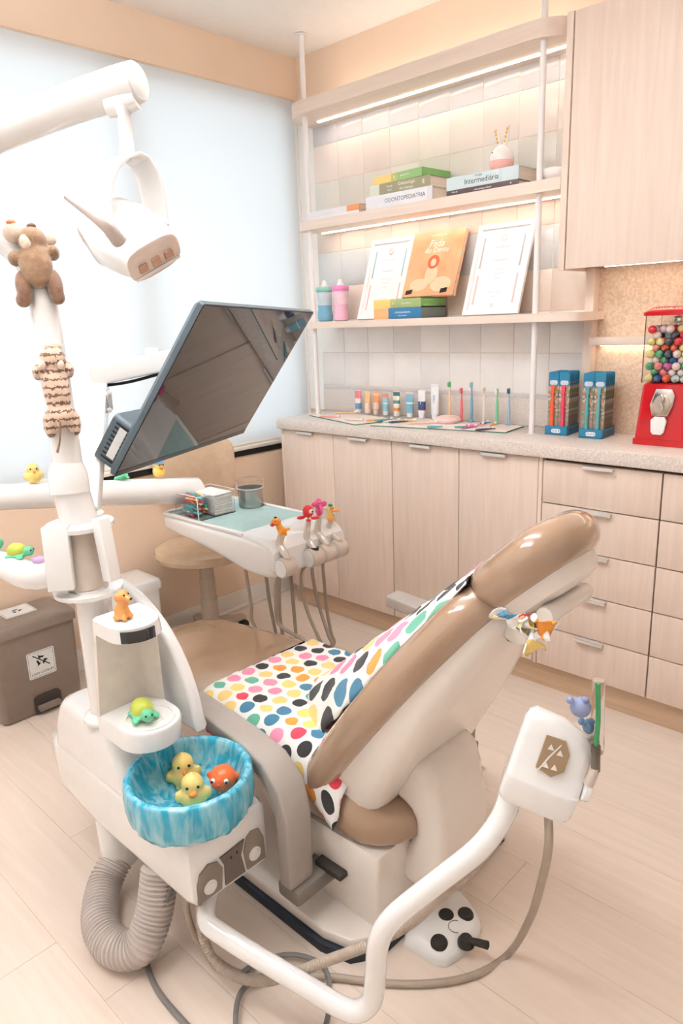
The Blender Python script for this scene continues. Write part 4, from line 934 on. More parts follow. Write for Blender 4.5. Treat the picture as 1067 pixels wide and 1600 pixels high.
certificate(o_(68, 785), o_(487, 770), o_(145, 130), -.135, -.02, S3, 'white-framed certificate with grey bands at the pole end of the shelf', (190, 186, 184), (246, 196, 196))
t, W, H_, f = lean(n_(622, 512), n_(948, 508), n_(672, 122), -.115, -.02, S3+.0763, 'picture_book', 'orange picture book standing upright on two lying books', 'book')
mo_ = mat('orange_cover_print', (240, 150, 108), .4, scale=9, col2=(246, 178, 134))
MB().loft([[f(u, v, n) for u, v in ((0, 0), (W, 0), (W, H_), (0, H_))] for n in (0, .002)]).build('back_cover', mo_, t)
MB().loft([[f(u, v, n) for u, v in ((.002, .002), (W-.003, .002), (W-.003, H_-.002), (.002, H_-.002))] for n in (.002, .016)]).build('page_block', m_page, t)
fc = MB().loft([[f(u, v, n) for u, v in ((0, 0), (W, 0), (W, H_), (0, H_))] for n in (.016, .0185)]).build('front_cover', mo_, t)
m = MB()
for txt, sz, u, v in (('Fada', .040, .50, .80), ('do Dente', .030, .52, .70), ('uma história encantada', .008, .5, .93)):
    text_bm(m, txt, sz, lambda a, b_, d, u=u, v=v: f(W*u+a+b_*.2, H_*v+b_, .019))
m.build('title', m_wink, fc)
def disc(mb, u, v, r_, r2=None, n=.019): return mb.loft([[f(W*u+r_*math.cos(2*PI*k/20), H_*v+(r2 or r_)*math.sin(2*PI*k/20), q) for k in range(20)] for q in (n-.0003, n)])
disc(MB(), .5, .52, .028).build('figure_hair', mat('deep_orange_print', (226, 104, 62), .5), fc)
disc(MB(), .5, .51, .013, .016, .0194).build('figure_face', mat('skin_print', (246, 206, 178), .5), fc)
disc(disc(disc(MB(), .5, .33, .030, .040), .30, .18, .045, .025), .72, .17, .05, .03).build('figure_dress', mat('pale_orange_print', (250, 206, 168), .5), fc)
for u0 in (.06, .74):
    MB().loft([[f(W*u0+a, .008+b_, q) for a, b_ in ((0, 0), (.032, .004), (.034, .022), (.002, .018))] for q in (.0187, .0192)]).build('corner_badge', m_black, fc)
# ------------------------------------------------------------------ figurine, pot, bottles
rb = thing('rabbit_figurine', (1.15, -.14, S2+.0623), 'egg-shaped white and pink ceramic rabbit with tall spotted ears', 'figurine')
cz = S2+.0623; m_cer = mat('white_ceramic', (246, 238, 234), .25, coat=.4); m_pinkc = mat('pink_glaze', (246, 184, 172), .3, coat=.4)
MB().lathe([(.028, 0), (.036, .006), (.042, .022), (.043, .032)], (1.15, -.14, cz), n=28, cap=True).build('lower_body', m_pinkc, rb)
MB().lathe([(.0425, .031), (.042, .042), (.036, .060), (.026, .074), (.014, .082), (.004, .085)], (1.15, -.14, cz), n=28).build('upper_body', m_cer, rb)
for sx in (-1, 1):
    ea = MB().loft([superring(V((1.15+sx*(.009+.018*k), -.14, cz+.078+.062*k)), V((1, 0, 0)), V((0, 1, 0)), .0085*math.sin(PI*(.25+.72*k))+.0005, .005, 2, 14) for k in [i/8 for i in range(9)]]).build('ear', m_cer, rb)
    for k in (.25, .45, .65, .82):
        MB().ell((1.15+sx*(.009+.018*k), -.1452, cz+.078+.062*k), (.0045, .002, .0052), n=10, k=8).build('ear_spot', mat('amber_spot', (232, 176, 84), .4), ea)
for sx in (-.012, .010): MB().ell((1.145+sx, -.1735, cz+.058), (.0025, .0015, .0025), n=8, k=6).build('eye', m_ink, rb)
pt_ = MB().lathe([(.02, 0), (.045, .002), (.058, .016), (.060, .026), (.055, .036), (.042, .043), (.01, .046)], (1.345, -.115, S2+.0005), n=32)
tag(pt_.build('ceramic_pot', m_cer, loc=(1.345, -.115, S2)), 'low white rounded ceramic pot behind the shelf pole', 'pot')
def bottle(x, c_body, c_liq, c_cap, label):
    y = -.105; t = thing('sippy_bottle', (x, y, S3), label, 'bottle', None)
    k = .9
    MB().lathe([(.026, .0), (.034, .003), (.036, .02), (.034, .04), (.031, .055), (.032, .068), (.033, .070)], (x, y, S3+.0004), n=28).build('lower_half', mat('bt_%d' % c_liq[0], c_liq, .12, coat=.5), t)
    MB().lathe([(.0325, .069), (.031, .085), (.033, .105), (.034, .125), (.0335, .128)], (x, y, S3), n=28).build('upper_half', mat('bt_%d' % c_body[0], c_body, .12, coat=.5), t)
    MB().lathe([(.036, .127), (.038, .13), (.038, .144), (.034, .149), (.018, .151)], (x, y, S3), n=28).build('screw_cap', mat('bt_%d' % c_cap[0], c_cap, .35), t)
    MB().lathe([(.017, .150), (.015, .158), (.010, .166), (.009, .174), (.004, .178)], (x, y, S3), n=20).build('spout', mat('bottle_spout', (246, 238, 236), .3), t)
bottle(.225, (208, 222, 230), (124, 182, 208), (140, 200, 180), 'clear blue sippy bottle with a mint green cap')
bottle(.325, (248, 208, 222), (246, 190, 212), (238, 140, 190), 'clear pink sippy bottle with a bright pink cap')
# ------------------------------------------------------------------ counter: mats, tubes, brushes
CT = .9002
m_mat = mat('cream_quilted_cloth', (248, 230, 218), .9, var=.03, scale=60, bump=.4, bscale=120); m_green = mat('dark_green_edging', (70, 120, 100), .8)
def quilt(pl, label):
    cx = sum(p[0] for p in pl)/len(pl); cy_ = sum(p[1] for p in pl)/len(pl)
    t = thing('cloth_mat', (cx, cy_, CT), label, 'mat')
    P = smooth_poly([tuple(V(a).lerp(V(b_), q)) for a, b_ in zip(pl, pl[1:]+pl[:1]) for q in (.0, .08, .5, .92)], 2)
    MB().prism(P, XY, CT, CT+.0035).build('edging', m_green, t)
    MB().prism(inset(P, .0025), XY, CT+.0005, CT+.0055, bev=.0015).build('cloth', m_mat, t)
quilt([(.205, -.215), (.60, -.338), (.665, -.15), (.30, -.045)], 'cream quilted cloth mat with green edging under the toothpaste tubes')
quilt([(.672, -.322), (1.235, -.214), (1.215, -.050), (.70, -.055)], 'cream quilted cloth mat with green edging under the toothbrush row')
MT = CT+.0058
def tube_tp(x, y, w_, h, cbody, cband, ccap, label, txt=None, cz0=.02):
    t = thing('toothpaste_tube', (x, y, CT), label, 'toothpaste', None)
    z0 = MT if True else CT
    MB().lathe([(.010, 0), (.0125, .001), (.0125, cz0-.002), (.011, cz0)], (x, y, z0), n=20).build('cap', mat('tpcap_%d_%d' % ccap[:2], ccap, .35), t)
    rings = []
    for k in range(9):
        q = k/8; rings.append(superring(V((x, y, z0+cz0+(h-cz0)*q)), V((1, 0, 0)), V((0, 1, 0)), w_/2*(.80+.2*min(1, q*1.6)), .0125*(1-q)+.0012, 2.4, 24))
    bd_ = MB().loft([superring(V((x, y, z0+cz0-.001)), V((1, 0, 0)), V((0, 1, 0)), .011, .009, 2, 24)]+rings).build('tube_body', mat('tp_%d_%d_%d' % cbody, cbody, .3, coat=.3), t)
    for (q0, q1, c) in cband:
        rr = []
        for q in (q0, (q0+q1)/2, q1): rr.append(superring(V((x, y, z0+cz0+(h-cz0)*q)), V((1, 0, 0)), V((0, 1, 0)), w_/2*(.80+.2*min(1, q*1.6))+.0004, .0125*(1-q)+.0017, 2.4, 24))
        MB().loft(rr).build('printed_band', mat('tp_%d_%d_%d' % c, c, .35), bd_)
    if txt:
        m = MB(); text_bm(m, txt[0], txt[1], lambda a, b_, d: V((x-b_*1.0, y-.0125*(1-.45)-.0022, z0+cz0+(h-cz0)*.42+a)), align='CENTER')
        m.build('print', mat('tpi_%d' % txt[2][0], txt[2], .5), bd_)
hcr = lambda x: ony(480+x*.2062, 640, -.05).x
TP = [(400, .034, .105, (244, 226, 222), [(.55, .95, (232, 130, 140)), (.0, .30, (108, 152, 190))], (244, 240, 238), 'white toothpaste tube with red and blue print'),
      (470, .032, .100, (248, 200, 132), [(.0, .35, (246, 214, 196))], (244, 220, 200), 'pale orange toothpaste tube with a peach base'),
      (535, .036, .098, (242, 150, 92), [(.05, .42, (236, 206, 186)), (.82, .94, (250, 210, 160))], (230, 200, 180), 'bright orange toothpaste tube among the row'),
      (605, .032, .095, (150, 196, 204), [(.75, .95, (238, 128, 104)), (.4, .46, (236, 240, 240))], (232, 236, 236), 'light teal toothpaste tube with a coral top'),
      (695, .036, .108, (246, 238, 222), [(.78, .97, (66, 104, 100)), (.05, .20, (236, 150, 70)), (.40, .56, (92, 140, 140))], (240, 232, 222), 'cream toothpaste tube with green top and orange base'),
      (795, .042, .112, (128, 178, 198), [(.86, .98, (244, 208, 186)), (.42, .48, (240, 244, 246))], (244, 240, 236), 'wide blue toothpaste tube with a round white emblem'),
      (885, .038, .118, (246, 242, 242), [(.16, .52, (64, 80, 120)), (.14, .17, (204, 90, 100))], (240, 238, 238), 'white toothpaste tube with a navy block'),
      (985, .040, .145, (248, 246, 246), [(.93, .99, (232, 236, 240))], (244, 242, 242), 'tall white toothpaste tube with blue lettering')]
for i, (x, w_, h, cb_, bands, cc, lab) in enumerate(TP):
    tube_tp(hcr(x), -.066 if i > 3 else -.060, w_, h, cb_, bands, cc, lab, ('sorriso', .020, (60, 140, 190)) if i == 7 else (('fluor', .012, (250, 250, 250)) if i == 6 else None))
def brush_up(x, y, h, chead, chandle, label, cap=False):
    t = thing('toothbrush', (x, y, MT), label, 'toothbrush')
    mh = mat('br_%d_%d_%d' % chandle, chandle, .3, coat=.3)
    MB().lathe([(.008, 0), (.011, .001), (.011, .004), (.006, .0065)], (x, y, MT), n=16).build('suction_foot', mh, t)
    MB().tube([(x, y, MT+.004), (x, y, MT+.02), (x+.001, y, MT+.05), (x, y, MT+h*.55), (x, y, MT+h*.72), (x, y, MT+h-.022)], [.0055, .0062, .0058, .0056, .0032, .0028], 12, 4).build('handle', mh, t)
    MB().box((x, y, MT+h-.012), (.0105, .005, .024), .0024).build('head', mh if not cap else mat('br_%d_%d_%d' % chead, chead, .3), t)
    MB().box((x, y-.0065, MT+h-.012), (.0085, .008, .019), .001).build('bristles', mat('br_%d_%d_%d' % chead, chead, .7), t)
kx = lambda x: ony(640+x*.1875, 650, -.05).x
for x, h, c1, c2, lab, cp in ((352, .158, (84, 168, 110), (246, 206, 160), 'pale yellow toothbrush with a green capped head', True), (450, .135, (230, 110, 120), (240, 110, 120), 'coral red toothbrush standing on its foot', False), (533, .160, (150, 196, 214), (110, 172, 192), 'blue patterned toothbrush with a light blue cap', True), (638, .140, (214, 206, 190), (240, 228, 214), 'cream toothbrush with a blue foot', False), (744, .138, (238, 236, 220), (120, 196, 150), 'mint green toothbrush standing on the mat', False), (842, .142, (70, 96, 108), (160, 186, 208), 'pale blue ribbed toothbrush at the row end', False)):
    brush_up(kx(x), -.066, h, c1, c2, lab, cp)
# small things lying on the mats
def lying(x, y, ang, L_, c, label, cat='toothbrush', c2=(250, 244, 238)):
    t = thing('toothbrush', (x, y, MT), label, cat)
    d = V((math.cos(ang), math.sin(ang), 0)); o = V((x, y, MT+.0046)); mh = mat('br_%d_%d_%d' % c, c, .35, coat=.2)
    MB().tube([o-d*L_*.5, o-d*L_*.3, o, o+d*L_*.22, o+d*L_*.36], [.0030, .0044, .0042, .0028, .0026], 10, 3).build('handle', mh, t)
    MB().box(o+d*(L_*.43), (L_*.16, .009, .0045), .002, rot=Matrix.Rotation(ang, 3, 'Z')).build('head', mh, t)
    MB().box(o+d*(L_*.43)+V((0, 0, .0055)), (L_*.13, .0075, .007), .001, rot=Matrix.Rotation(ang, 3, 'Z')).build('bristles', mat('br_%d_%d_%d' % c2, c2, .8), t)
for px, py, ang, L_, c, lab in ((515, 651, -.2, .10, (246, 170, 160), 'salmon pink toothbrush lying at the blind end of the mat'), (540, 645, .1, .11, (236, 196, 150), 'sand coloured toothbrush lying by the first tubes'), (553, 656, -.3, .09, (242, 226, 214), 'ivory toothbrush lying near the mat edge'), (585, 656, .5, .07, (246, 190, 90), 'short amber toothbrush lying on the mat'), (600, 656, .6, .08, (110, 170, 190), 'short teal toothbrush lying on the mat'), (612, 658, .7, .08, (244, 238, 232), 'short white toothbrush lying on the mat'), (622, 659, .5, .08, (70, 80, 110), 'short navy toothbrush lying on the mat'), (634, 658, .3, .08, (244, 196, 120), 'short yellow toothbrush lying on the mat'), (660, 661, .25, .13, (246, 206, 188), 'long peach toothbrush lying across the mat'), (679, 667, .15, .06, (90, 170, 180), 'small turquoise finger brush lying on the mat'), (722, 667, .3, .06, (110, 170, 170), 'small sea green brush in the pile'), (733, 668, .7, .07, (200, 90, 160), 'small magenta brush in the pile'), (742, 664, .2, .07, (236, 130, 160), 'small rose brush in the pile'), (758, 671, .55, .08, (60, 64, 84), 'small dark handled brush lying apart'), (770, 664, 1.2, .05, (246, 150, 60), 'small orange brush near the mat end'), (762, 660, .9, .05, (50, 130, 190), 'small bright blue brush near the mat end')):
    p = onz(px, py, MT+.004); lying(p.x, max(min(p.y, -.09), -.30), ang+.5, L_, c, lab)
p = onz(700, 660, MT); pf_ = MB().lathe([(.03, 0), (.048, .002), (.053, .012), (.048, .022), (.03, .028), (.004, .030)], (p.x, p.y, MT), n=30)
tag(pf_.build('powder_puff', mat('pink_fluff', (250, 214, 206), .95, var=.06, scale=80, bump=.8, bscale=160), loc=(p.x, p.y, MT)), 'round pale pink fluffy puff lying on the mat', 'puff')
# ------------------------------------------------------------------ packaged toothbrush displays
m_blue = mat('teal_blue_card', (36, 122, 158), .4, coat=.2); m_navy = mat('navy_card', (38, 60, 96), .45)
mp_ = bpy.data.materials.new('printed_scene_card'); mp_.use_nodes = True; nt = mp_.node_tree; N = nt.nodes; L = nt.links
tc = N.new('ShaderNodeTexCoord'); vo = N.new('ShaderNodeTexVoronoi'); vo.inputs['Scale'].default_value = 150; L.new(tc.outputs['Object'], vo.inputs['Vector'])
sz_ = N.new('ShaderNodeSeparateXYZ'); L.new(tc.outputs['Object'], sz_.inputs[0]); sc_ = N.new('ShaderNodeSeparateColor'); L.new(vo.outputs['Color'], sc_.inputs[0])
r1 = N.new('ShaderNodeValToRGB'); L.new(sc_.outputs[0], r1.inputs[0]); r1.color_ramp.interpolation = 'CONSTANT'
els = r1.color_ramp.elements
for i, c in enumerate([(118, 140, 104), (150, 118, 96), (176, 160, 140), (206, 120, 96), (128, 108, 96), (206, 196, 190), (96, 120, 92)]):
    e = els[i] if i < 2 else els.new(i/7); e.position = i/7; e.color = (*sl(c), 1)
r2 = N.new('ShaderNodeMapRange'); L.new(sz_.outputs[2], r2.inputs[0]); r2.inputs[1].default_value = .03; r2.inputs[2].default_value = .11
mxp = N.new('ShaderNodeMix'); mxp.data_type = 'RGBA'; L.new(r2.outputs[0], mxp.inputs[0]); mxp.inputs[6].default_value = (*sl((150, 128, 112)), 1); L.new(r1.outputs[0], mxp.inputs[7])
L.new(mxp.outputs[2], N['Principled BSDF'].inputs['Base Color']); N['Principled BSDF'].inputs['Roughness'].default_value = .3
m_clear = mat('clear_blister', (250, 250, 250), .05, trans=1, var=0, ior=1.1)
PH = .215; PWd = .0375
def pack(label, group, c):
    t = thing('toothbrush_pack', (0, 0, 0), label, 'package', group)
    MB().bx(-PWd/2, PWd/2, 0, .0012, 0, PH*.80).build('card', mp_, t)
    MB().prism(rrect(-PWd/2, PWd/2, PH*.78, PH, .006, 4), lambda u, v, d: V((u, d, v)), -.0012, .0016).build('header', m_blue, t)
    MB().prism(rrect(-PWd/2, PWd/2, 0, PH*.13, .003, 2), lambda u, v, d: V((u, d, v)), -.0008, .0016).build('footer', m_blue, t)
    MB().prism(rrect(-PWd*.38, PWd*.38, PH*.79, PH*.865, .006, 3), lambda u, v, d: V((u, d, v)), -.0018, -.0011).build('logo_plate', mat('pale_logo', (214, 214, 226), .4), t)
    mh = mat('br_%d_%d_%d' % c, c, .3, coat=.3); ml_ = mat('brl_%d' % c[1], tuple(min(255, x+40) for x in c), .35)
    MB().tube([(0, -.006, .012), (0, -.0065, .03), (0, -.006, .06), (0, -.0065, .09), (0, -.006, .12), (0, -.006, .150)], [.0062, .0078, .0058, .0078, .0052, .0042], 12, 3).box((0, -.006, .156), (.013, .007, .026), .003).build('toothbrush', mh, t)
    MB().ell((0, -.0115, .090), (.0038, .002, .011), n=10, k=8).ell((0, -.0118, .03), (.003, .002, .004), n=8, k=6).ell((0, -.0108, .05), (.0026, .002, .0032), n=8, k=6).build('grip_pad', ml_, t)
    MB().bx(-.0085, .0085, -.0105, -.009, .008, .172, .0006).build('blister', m_clear, t) if False else None
    return t
def display(x0, x1, y0, y1, rot, cols, lab, gname):
    cx, cyy = (x0+x1)/2, (y0+y1)/2
    t = thing('display_tray', (cx, cyy, CT), lab, 'box')
    w2, d2 = (x1-x0)/2, (y1-y0)/2
    b_ = MB(); b_.bx(-w2, w2, -d2, d2, 0, .003).bx(-w2, w2, -d2, -d2+.0015, 0, .032).bx(-w2, w2, d2-.0015, d2, 0, .032)
    for sx in (-1, 1): b_.bx(sx*w2, sx*(w2-.0015), -d2, d2, 0, .03)
    o = b_.build('tray', m_blue); o.parent = t
    for k in range(6):
        yk = -d2+.012+k*(2*d2-.018)/6
        o = MB().bx(w2-.0002, w2+.0006, yk+.003, yk+.012, .002, .024).build('side_panel', m_navy); o.parent = t
    o = MB().prism(rrect(-.017, .017, .008, .022, .0065, 5), lambda u, v, d: V((u, d, v)), -d2-.0008, -d2+.0005).build('logo_plate', mat('white_logo', (248, 246, 246), .4)); o.parent = t
    m = MB(); text_bm(m, 'Oral-B', .0105, lambda a, b2, d: V((a, -d2-.001, .015+b2))); o2 = m.build('logo_text', mat('navy_ink', (40, 60, 120), .5)); o2.parent = o
    t.rotation_euler = (0, 0, rot)
    R = Matrix.Rotation(rot, 3, 'Z')
    for ci, c in enumerate(cols):
        first = None
        for k in range(6):
            if first is None: q = first = pack(gname[ci], gname[ci], c)
            else: q = copy_tree(first)
            off = R @ V(((-1 if ci == 0 else 1)*(PWd/2+.0008), -d2+.014+k*(2*d2-.018)/6, .004))
            q['label'] = '%s toothbrush pack, %s from the logo front of its tray' % (gname[ci], ('first', 'second', 'third', 'fourth', 'fifth', 'sixth')[k]); q['group'] = '%s toothbrush packs' % gname[ci]
            q.location = V((cx, cyy, CT))+off; q.rotation_euler = (0, 0, rot)
display(1.360, 1.441, -.163, -.048, .06, ((240, 96, 52), (228, 62, 96)), 'teal cardboard display tray holding orange and pink toothbrush packs', ('orange', 'hot pink'))
display(1.492, 1.573, -.172, -.058, .06, ((84, 160, 160), (96, 166, 172)), 'teal cardboard display tray holding green toothbrush packs', ('sea green', 'pale teal'))
# ------------------------------------------------------------------ gumball machine
gm = thing('gumball_machine', (1.775, -.125, CT), 'red coin-operated machine with a clear globe of bouncy balls', 'vending machine')
m_red = mat('red_enamel', (186, 6, 20), .28, var=.01, coat=.5); m_chr = mat('chrome', (214, 206, 198), .18, .9, var=.02)
GX, GY = 1.7725, -.125
def gs(z, hx_, hy_, r=.012): return [V((u, v, z)) for u, v in rrect(GX-hx_, GX+hx_, GY-hy_, GY+hy_, r, 4)]
MB().loft([gs(CT, .083, .078, .008), gs(CT+.018, .083, .078, .008), gs(CT+.02, .079, .074), gs(CT+.175, .068, .066), gs(CT+.19, .066, .064), gs(CT+.194, .060, .058)]).build('base', m_red, gm)
for a in ((-1, 0), (1, 0), (0, -1), (0, 1)):
    hx_, hy_ = .070, .066
    if a[0]: MB().bx(GX+a[0]*hx_, GX+a[0]*(hx_-.002), GY-hy_+.002, GY+hy_-.002, CT+.195, CT+.398).build('globe_pane', m_clear, gm)
    else: MB().bx(GX-hx_, GX+hx_, GY+a[1]*hy_, GY+a[1]*(hy_-.002), CT+.195, CT+.398).build('globe_pane', m_clear, gm)
ld = MB().loft([gs(CT+.398, .078, .074), gs(CT+.408, .078, .074), gs(CT+.412, .074, .070), gs(CT+.424, .055, .050)]).build('lid', m_red, gm)
m = MB(); nl = V((0, -.02, .012)).normalized()
text_bm(m, 'THANK YOU', .016, lambda a, b_, d: V((GX+a, GY-.0605+b_*.8, CT+.4186+b_*.5)), xscale=1.1); m.build('lid_text', mat('cream_ink', (250, 226, 196), .5), ld)
MB().cyl((GX+.005, GY, CT+.30), (GX+.005, GY, CT+.40), .004, n=12).box((GX+.005, GY, CT+.385), (.02, .02, .02), .003).build('centre_rod', m_chr, gm)
fy = GY-.0685
def gf(u, v, d): return V((GX+u, fy-d-(.0065*(1-(v/.19))), CT+v))
cp_ = MB().prism([(-.034, .128), (-.018, .178), (.030, .178), (.040, .160), (.036, .128), (.022, .095), (-.026, .095)], gf, .0, .010, bev=.003).build('coin_plate', m_chr, gm)
MB().prism([(.004+.024*math.cos(2*PI*k/28), .135+.026*math.sin(2*PI*k/28)) for k in range(28)], gf, .008, .014, bev=.002).build('coin_dial', mat('brushed_zinc', (196, 184, 172), .35, .7), cp_)
MB().tube([gf(.002, .162, .020), gf(.009, .150, .022), (gf(.004, .136, .022)), gf(.009, .120, .022), gf(.003, .108, .020)], .0045, 12, 4).build('turn_handle', m_chr, cp_)
MB().prism([(-.027, .082), (-.016, .093), (.014, .093), (.022, .080), (.016, .044), (.008, .036), (-.018, .036), (-.024, .044)], gf, .0, .012, bev=.004).build('chute_flap', m_enamel2, gm)
bal = [((250, 214, 206), (252, 236, 230), 'pale pink'), ((236, 60, 70), (214, 40, 52), 'red'), ((240, 110, 160), (250, 180, 120), 'pink and orange'), ((60, 110, 170), (40, 80, 140), 'blue'), ((110, 190, 140), (70, 150, 110), 'green'), ((240, 220, 130), (246, 236, 180), 'yellow'), ((246, 120, 80), (200, 60, 50), 'orange spotted'), ((96, 70, 140), (240, 100, 150), 'purple and pink'), ((248, 240, 232), (120, 190, 190), 'white swirled'), ((52, 52, 66), (90, 96, 110), 'dark')]
bm_ = [mat('ball_%d' % i, a, .2, scale=60, col2=b_, coat=.5) for i, (a, b_, c) in enumerate(bal)]
bm0 = bmesh.new(); bmesh.ops.create_uvsphere(bm0, u_segments=16, v_segments=10, radius=.0128)
bmes = []
for i in range(len(bal)):
    me = bpy.data.meshes.new('bouncy_ball'); bm0.to_mesh(me)
    for p in me.polygons: p.use_smooth = True
    me.materials.append(bm_[i]); bmes.append(me)
bm0.free(); rg = random.Random(21); lay = 0; z = CT+.208
while z < CT+.37:
    off = .0128 if lay % 2 else 0; kx_ = 0
    nx = 4 if lay % 2 else 5
    for i in range(nx):
        for j in range(nx):
            x_ = GX-.0532+off+i*.0266+rg.uniform(-.0004, .0004); y_ = GY-.0505+off*.95+j*.0252+rg.uniform(-.0004, .0004)
            if z > CT+.33 and (i+j) % 2 and rg.random() < .6: continue
            k = rg.choices(range(10), (5, 2, 2, 2, 2, 2, 2, 2, 2, 1))[0]
            o = bpy.data.objects.new('bouncy_ball', bmes[k]); COL.objects.link(o); o.location = (x_, y_, z)
            o.rotation_euler = (rg.random()*6, rg.random()*6, rg.random()*6)
            tag(o, '%s bouncy ball inside the red machine\'s clear globe' % bal[k][2], 'ball', '%s bouncy balls in the globe' % bal[k][2])
    z += .0186; lay += 1
# ------------------------------------------------------------------ toys
def rotm(yaw, pitch=0, roll=0): return Euler((roll, pitch, yaw), 'XYZ').to_matrix()
def toy(name, loc, R, s, label, cat, parts, rem=None, group=None):
    """parts: [(part name, material, [prims], remesh)]; local x = forward, z = up, size 1 = s metres"""
    t = thing(name, loc, label, cat, group); made = {}
    for pn_, m, prims, rm, *par in parts:
        b = MB()
        for p in prims:
            if p[0] == 'e': b.ell(p[1], p[2], p[3] if len(p) > 3 else None, 20, 14)
            elif p[0] == 't': b.tube(p[1], p[2], 12, 4)
            elif p[0] == 'c': b.cyl(p[1], p[2], p[3], p[4] if len(p) > 4 else None, 20)
        b.xf(Matrix.Translation(V(loc)) @ R.to_4x4() @ Matrix.Scale(s, 4))
        o = b.build(pn_, m, made.get(par[0]) if par else t, ang=180)
        if rm:
            md_ = o.modifiers.new('fuse', 'REMESH'); md_.mode = 'VOXEL'; md_.voxel_size = s*rm; md_.use_smooth_shade = True
            sm_ = o.modifiers.new('soften', 'SMOOTH'); sm_.factor = .5; sm_.iterations = 4
        made.setdefault(pn_, o)
    return t
def vin(name, c): return mat('vinyl_'+name, c, .35, var=.02, coat=.15, sss=.15)
v_yel = vin('yellow', (250, 208, 104)); v_pale = vin('pale_yellow', (252, 218, 132)); v_or = vin('orange', (246, 150, 60)); v_blue = vin('blue', (70, 140, 190)); v_bk = mat('vinyl_black', (26, 24, 24), .3)
v_mint = vin('mint', (110, 206, 160)); v_lime = vin('lime', (196, 206, 84)); v_lil = vin('lilac', (214, 180, 226)); v_tan = vin('tan', (240, 168, 96)); v_red = vin('red', (222, 50, 54)); v_pink = vin('pink', (240, 96, 150)); v_flame = vin('flame', (248, 112, 56)); v_green = vin('green', (50, 150, 96)); v_wh = vin('white', (250, 248, 246))
def eyes(pts, r=.03): return [('e', p, r) for p in pts]
def duck(loc, R, s, label, cap=None, colr=None):
    P = [('body', colr or v_yel, [('e', (0, 0, .30), (.42, .33, .30)), ('e', (.14, 0, .66), .25), ('e', (-.36, 0, .42), (.16, .16, .12)), ('e', (-.02, .28, .34), (.22, .08, .14)), ('e', (-.02, -.28, .34), (.22, .08, .14))], .045),
         ('beak', v_or, [('e', (.40, 0, .62), (.13, .13, .05))], 0), ('eyes', v_bk, eyes([(.34, .12, .74), (.34, -.12, .74)], .04), 0)]
    if cap: P.append(('cap', cap, [('e', (.12, 0, .83), (.24, .24, .10)), ('e', (.30, 0, .82), (.16, .18, .04))], 0))
    return toy('rubber_duck', loc, R, s, label, 'toy', P)
def turtle(loc, R, s, label, sh=None):
    return toy('toy_turtle', loc, R, s, label, 'toy', [
        ('body', v_mint, [('e', (0, 0, .16), (.44, .38, .14)), ('e', (.48, 0, .30), (.22, .22, .21)), ('e', (.26, .34, .10), (.17, .12, .09)), ('e', (.26, -.34, .10), (.17, .12, .09)), ('e', (-.30, .30, .10), (.15, .12, .09)), ('e', (-.30, -.30, .10), (.15, .12, .09)), ('e', (-.5, 0, .12), (.12, .06, .06))], .045),
        ('shell', sh or v_lime, [('e', (-.06, 0, .28), (.42, .36, .36))], 0), ('eyes', v_bk, eyes([(.655, .10, .37), (.655, -.10, .37)], .035), 0)])
def chick(loc, R, s, label, beak=v_or, big=False):
    return toy('toy_chick', loc, R, s, label, 'toy', [
        ('body', v_pale, [('e', (0, 0, .34), (.36, .40, .36)), ('e', (0, 0, .68), (.30, .31, .32)), ('e', (0, .40, .34), (.12, .12, .18)), ('e', (0, -.40, .34), (.12, .12, .18)), ('e', (0, 0, 1.0), (.06, .06, .06)), ('e', (.16, .18, .04), (.14, .1, .05)), ('e', (.16, -.18, .04), (.14, .1, .05))], .045),
        ('beak', beak, [('e', (.33, 0, .58), (.12, .12, .09) if big else (.08, .06, .08))], 0), ('eyes', v_bk, eyes([(.27, .15, .74), (.27, -.15, .74)], .04), 0)])
tow = YAW  # yaw that faces the camera: direction (sin, -cos)
FC = math.atan2(CAM.y+1.8, CAM.x-1.4)
def on_tube(px, X=.60): p = onx(px, 768, X); return V((p.x, p.y, 0)), p
def ontube(px, py):
    p = onx(px, py, AX); r_ = .039+.010*max(0, min(1, (px-60)/240)); return V((AX, p.y, p.z+r_))
duck(ontube(252, 766), rotm(FC+.4), .062, 'yellow rubber duck wearing a blue cap on the tray arm', v_blue)
chick(ontube(57, 773), rotm(FC+.3), .060, 'small yellow chick toy on the tray arm beside the lamp post')
toy('toy_frog', ontube(193, 769), rotm(FC), .055, 'mint green frog toy on the tray arm under the monitor', 'toy', [('body', v_mint, [('e', (0, 0, .25), (.4, .4, .26)), ('e', (.1, .18, .5), .13), ('e', (.1, -.18, .5), .13), ('e', (.2, .35, .1), (.16, .12, .1)), ('e', (.2, -.35, .1), (.16, .12, .1))], .05), ('eyes', v_bk, eyes([(.21, .18, .53), (.21, -.18, .53)], .04), 0)])
# on the lower arm
def low(px, py, t_): return at(px, py, t_)
def lowpt(px):
    a, b_ = at(0, 882, 1.58), at(60, 900, 1.53); k = px/60; return a.lerp(b_, k)+V((0, 0, .0305))
turtle(lowpt(34), rotm(FC+1.1), .052, 'green toy turtle with a lime shell on the lower arm')
duck(lowpt(-3), rotm(FC), .052, 'mint green rubber bird at the far end of the lower arm', None, v_mint)
toy('toy_fish', lowpt(68)+V((0, 0, .0)), rotm(FC+1.2), .03, 'small lilac fish toy on the lower arm by the joint', 'toy', [('body', v_lil, [('e', (0, 0, .3), (.5, .28, .3)), ('e', (-.55, 0, .3), (.2, .06, .26))], .05), ('eyes', v_bk, eyes([(.38, .16, .38), (.38, -.16, .38)], .04), 0)])
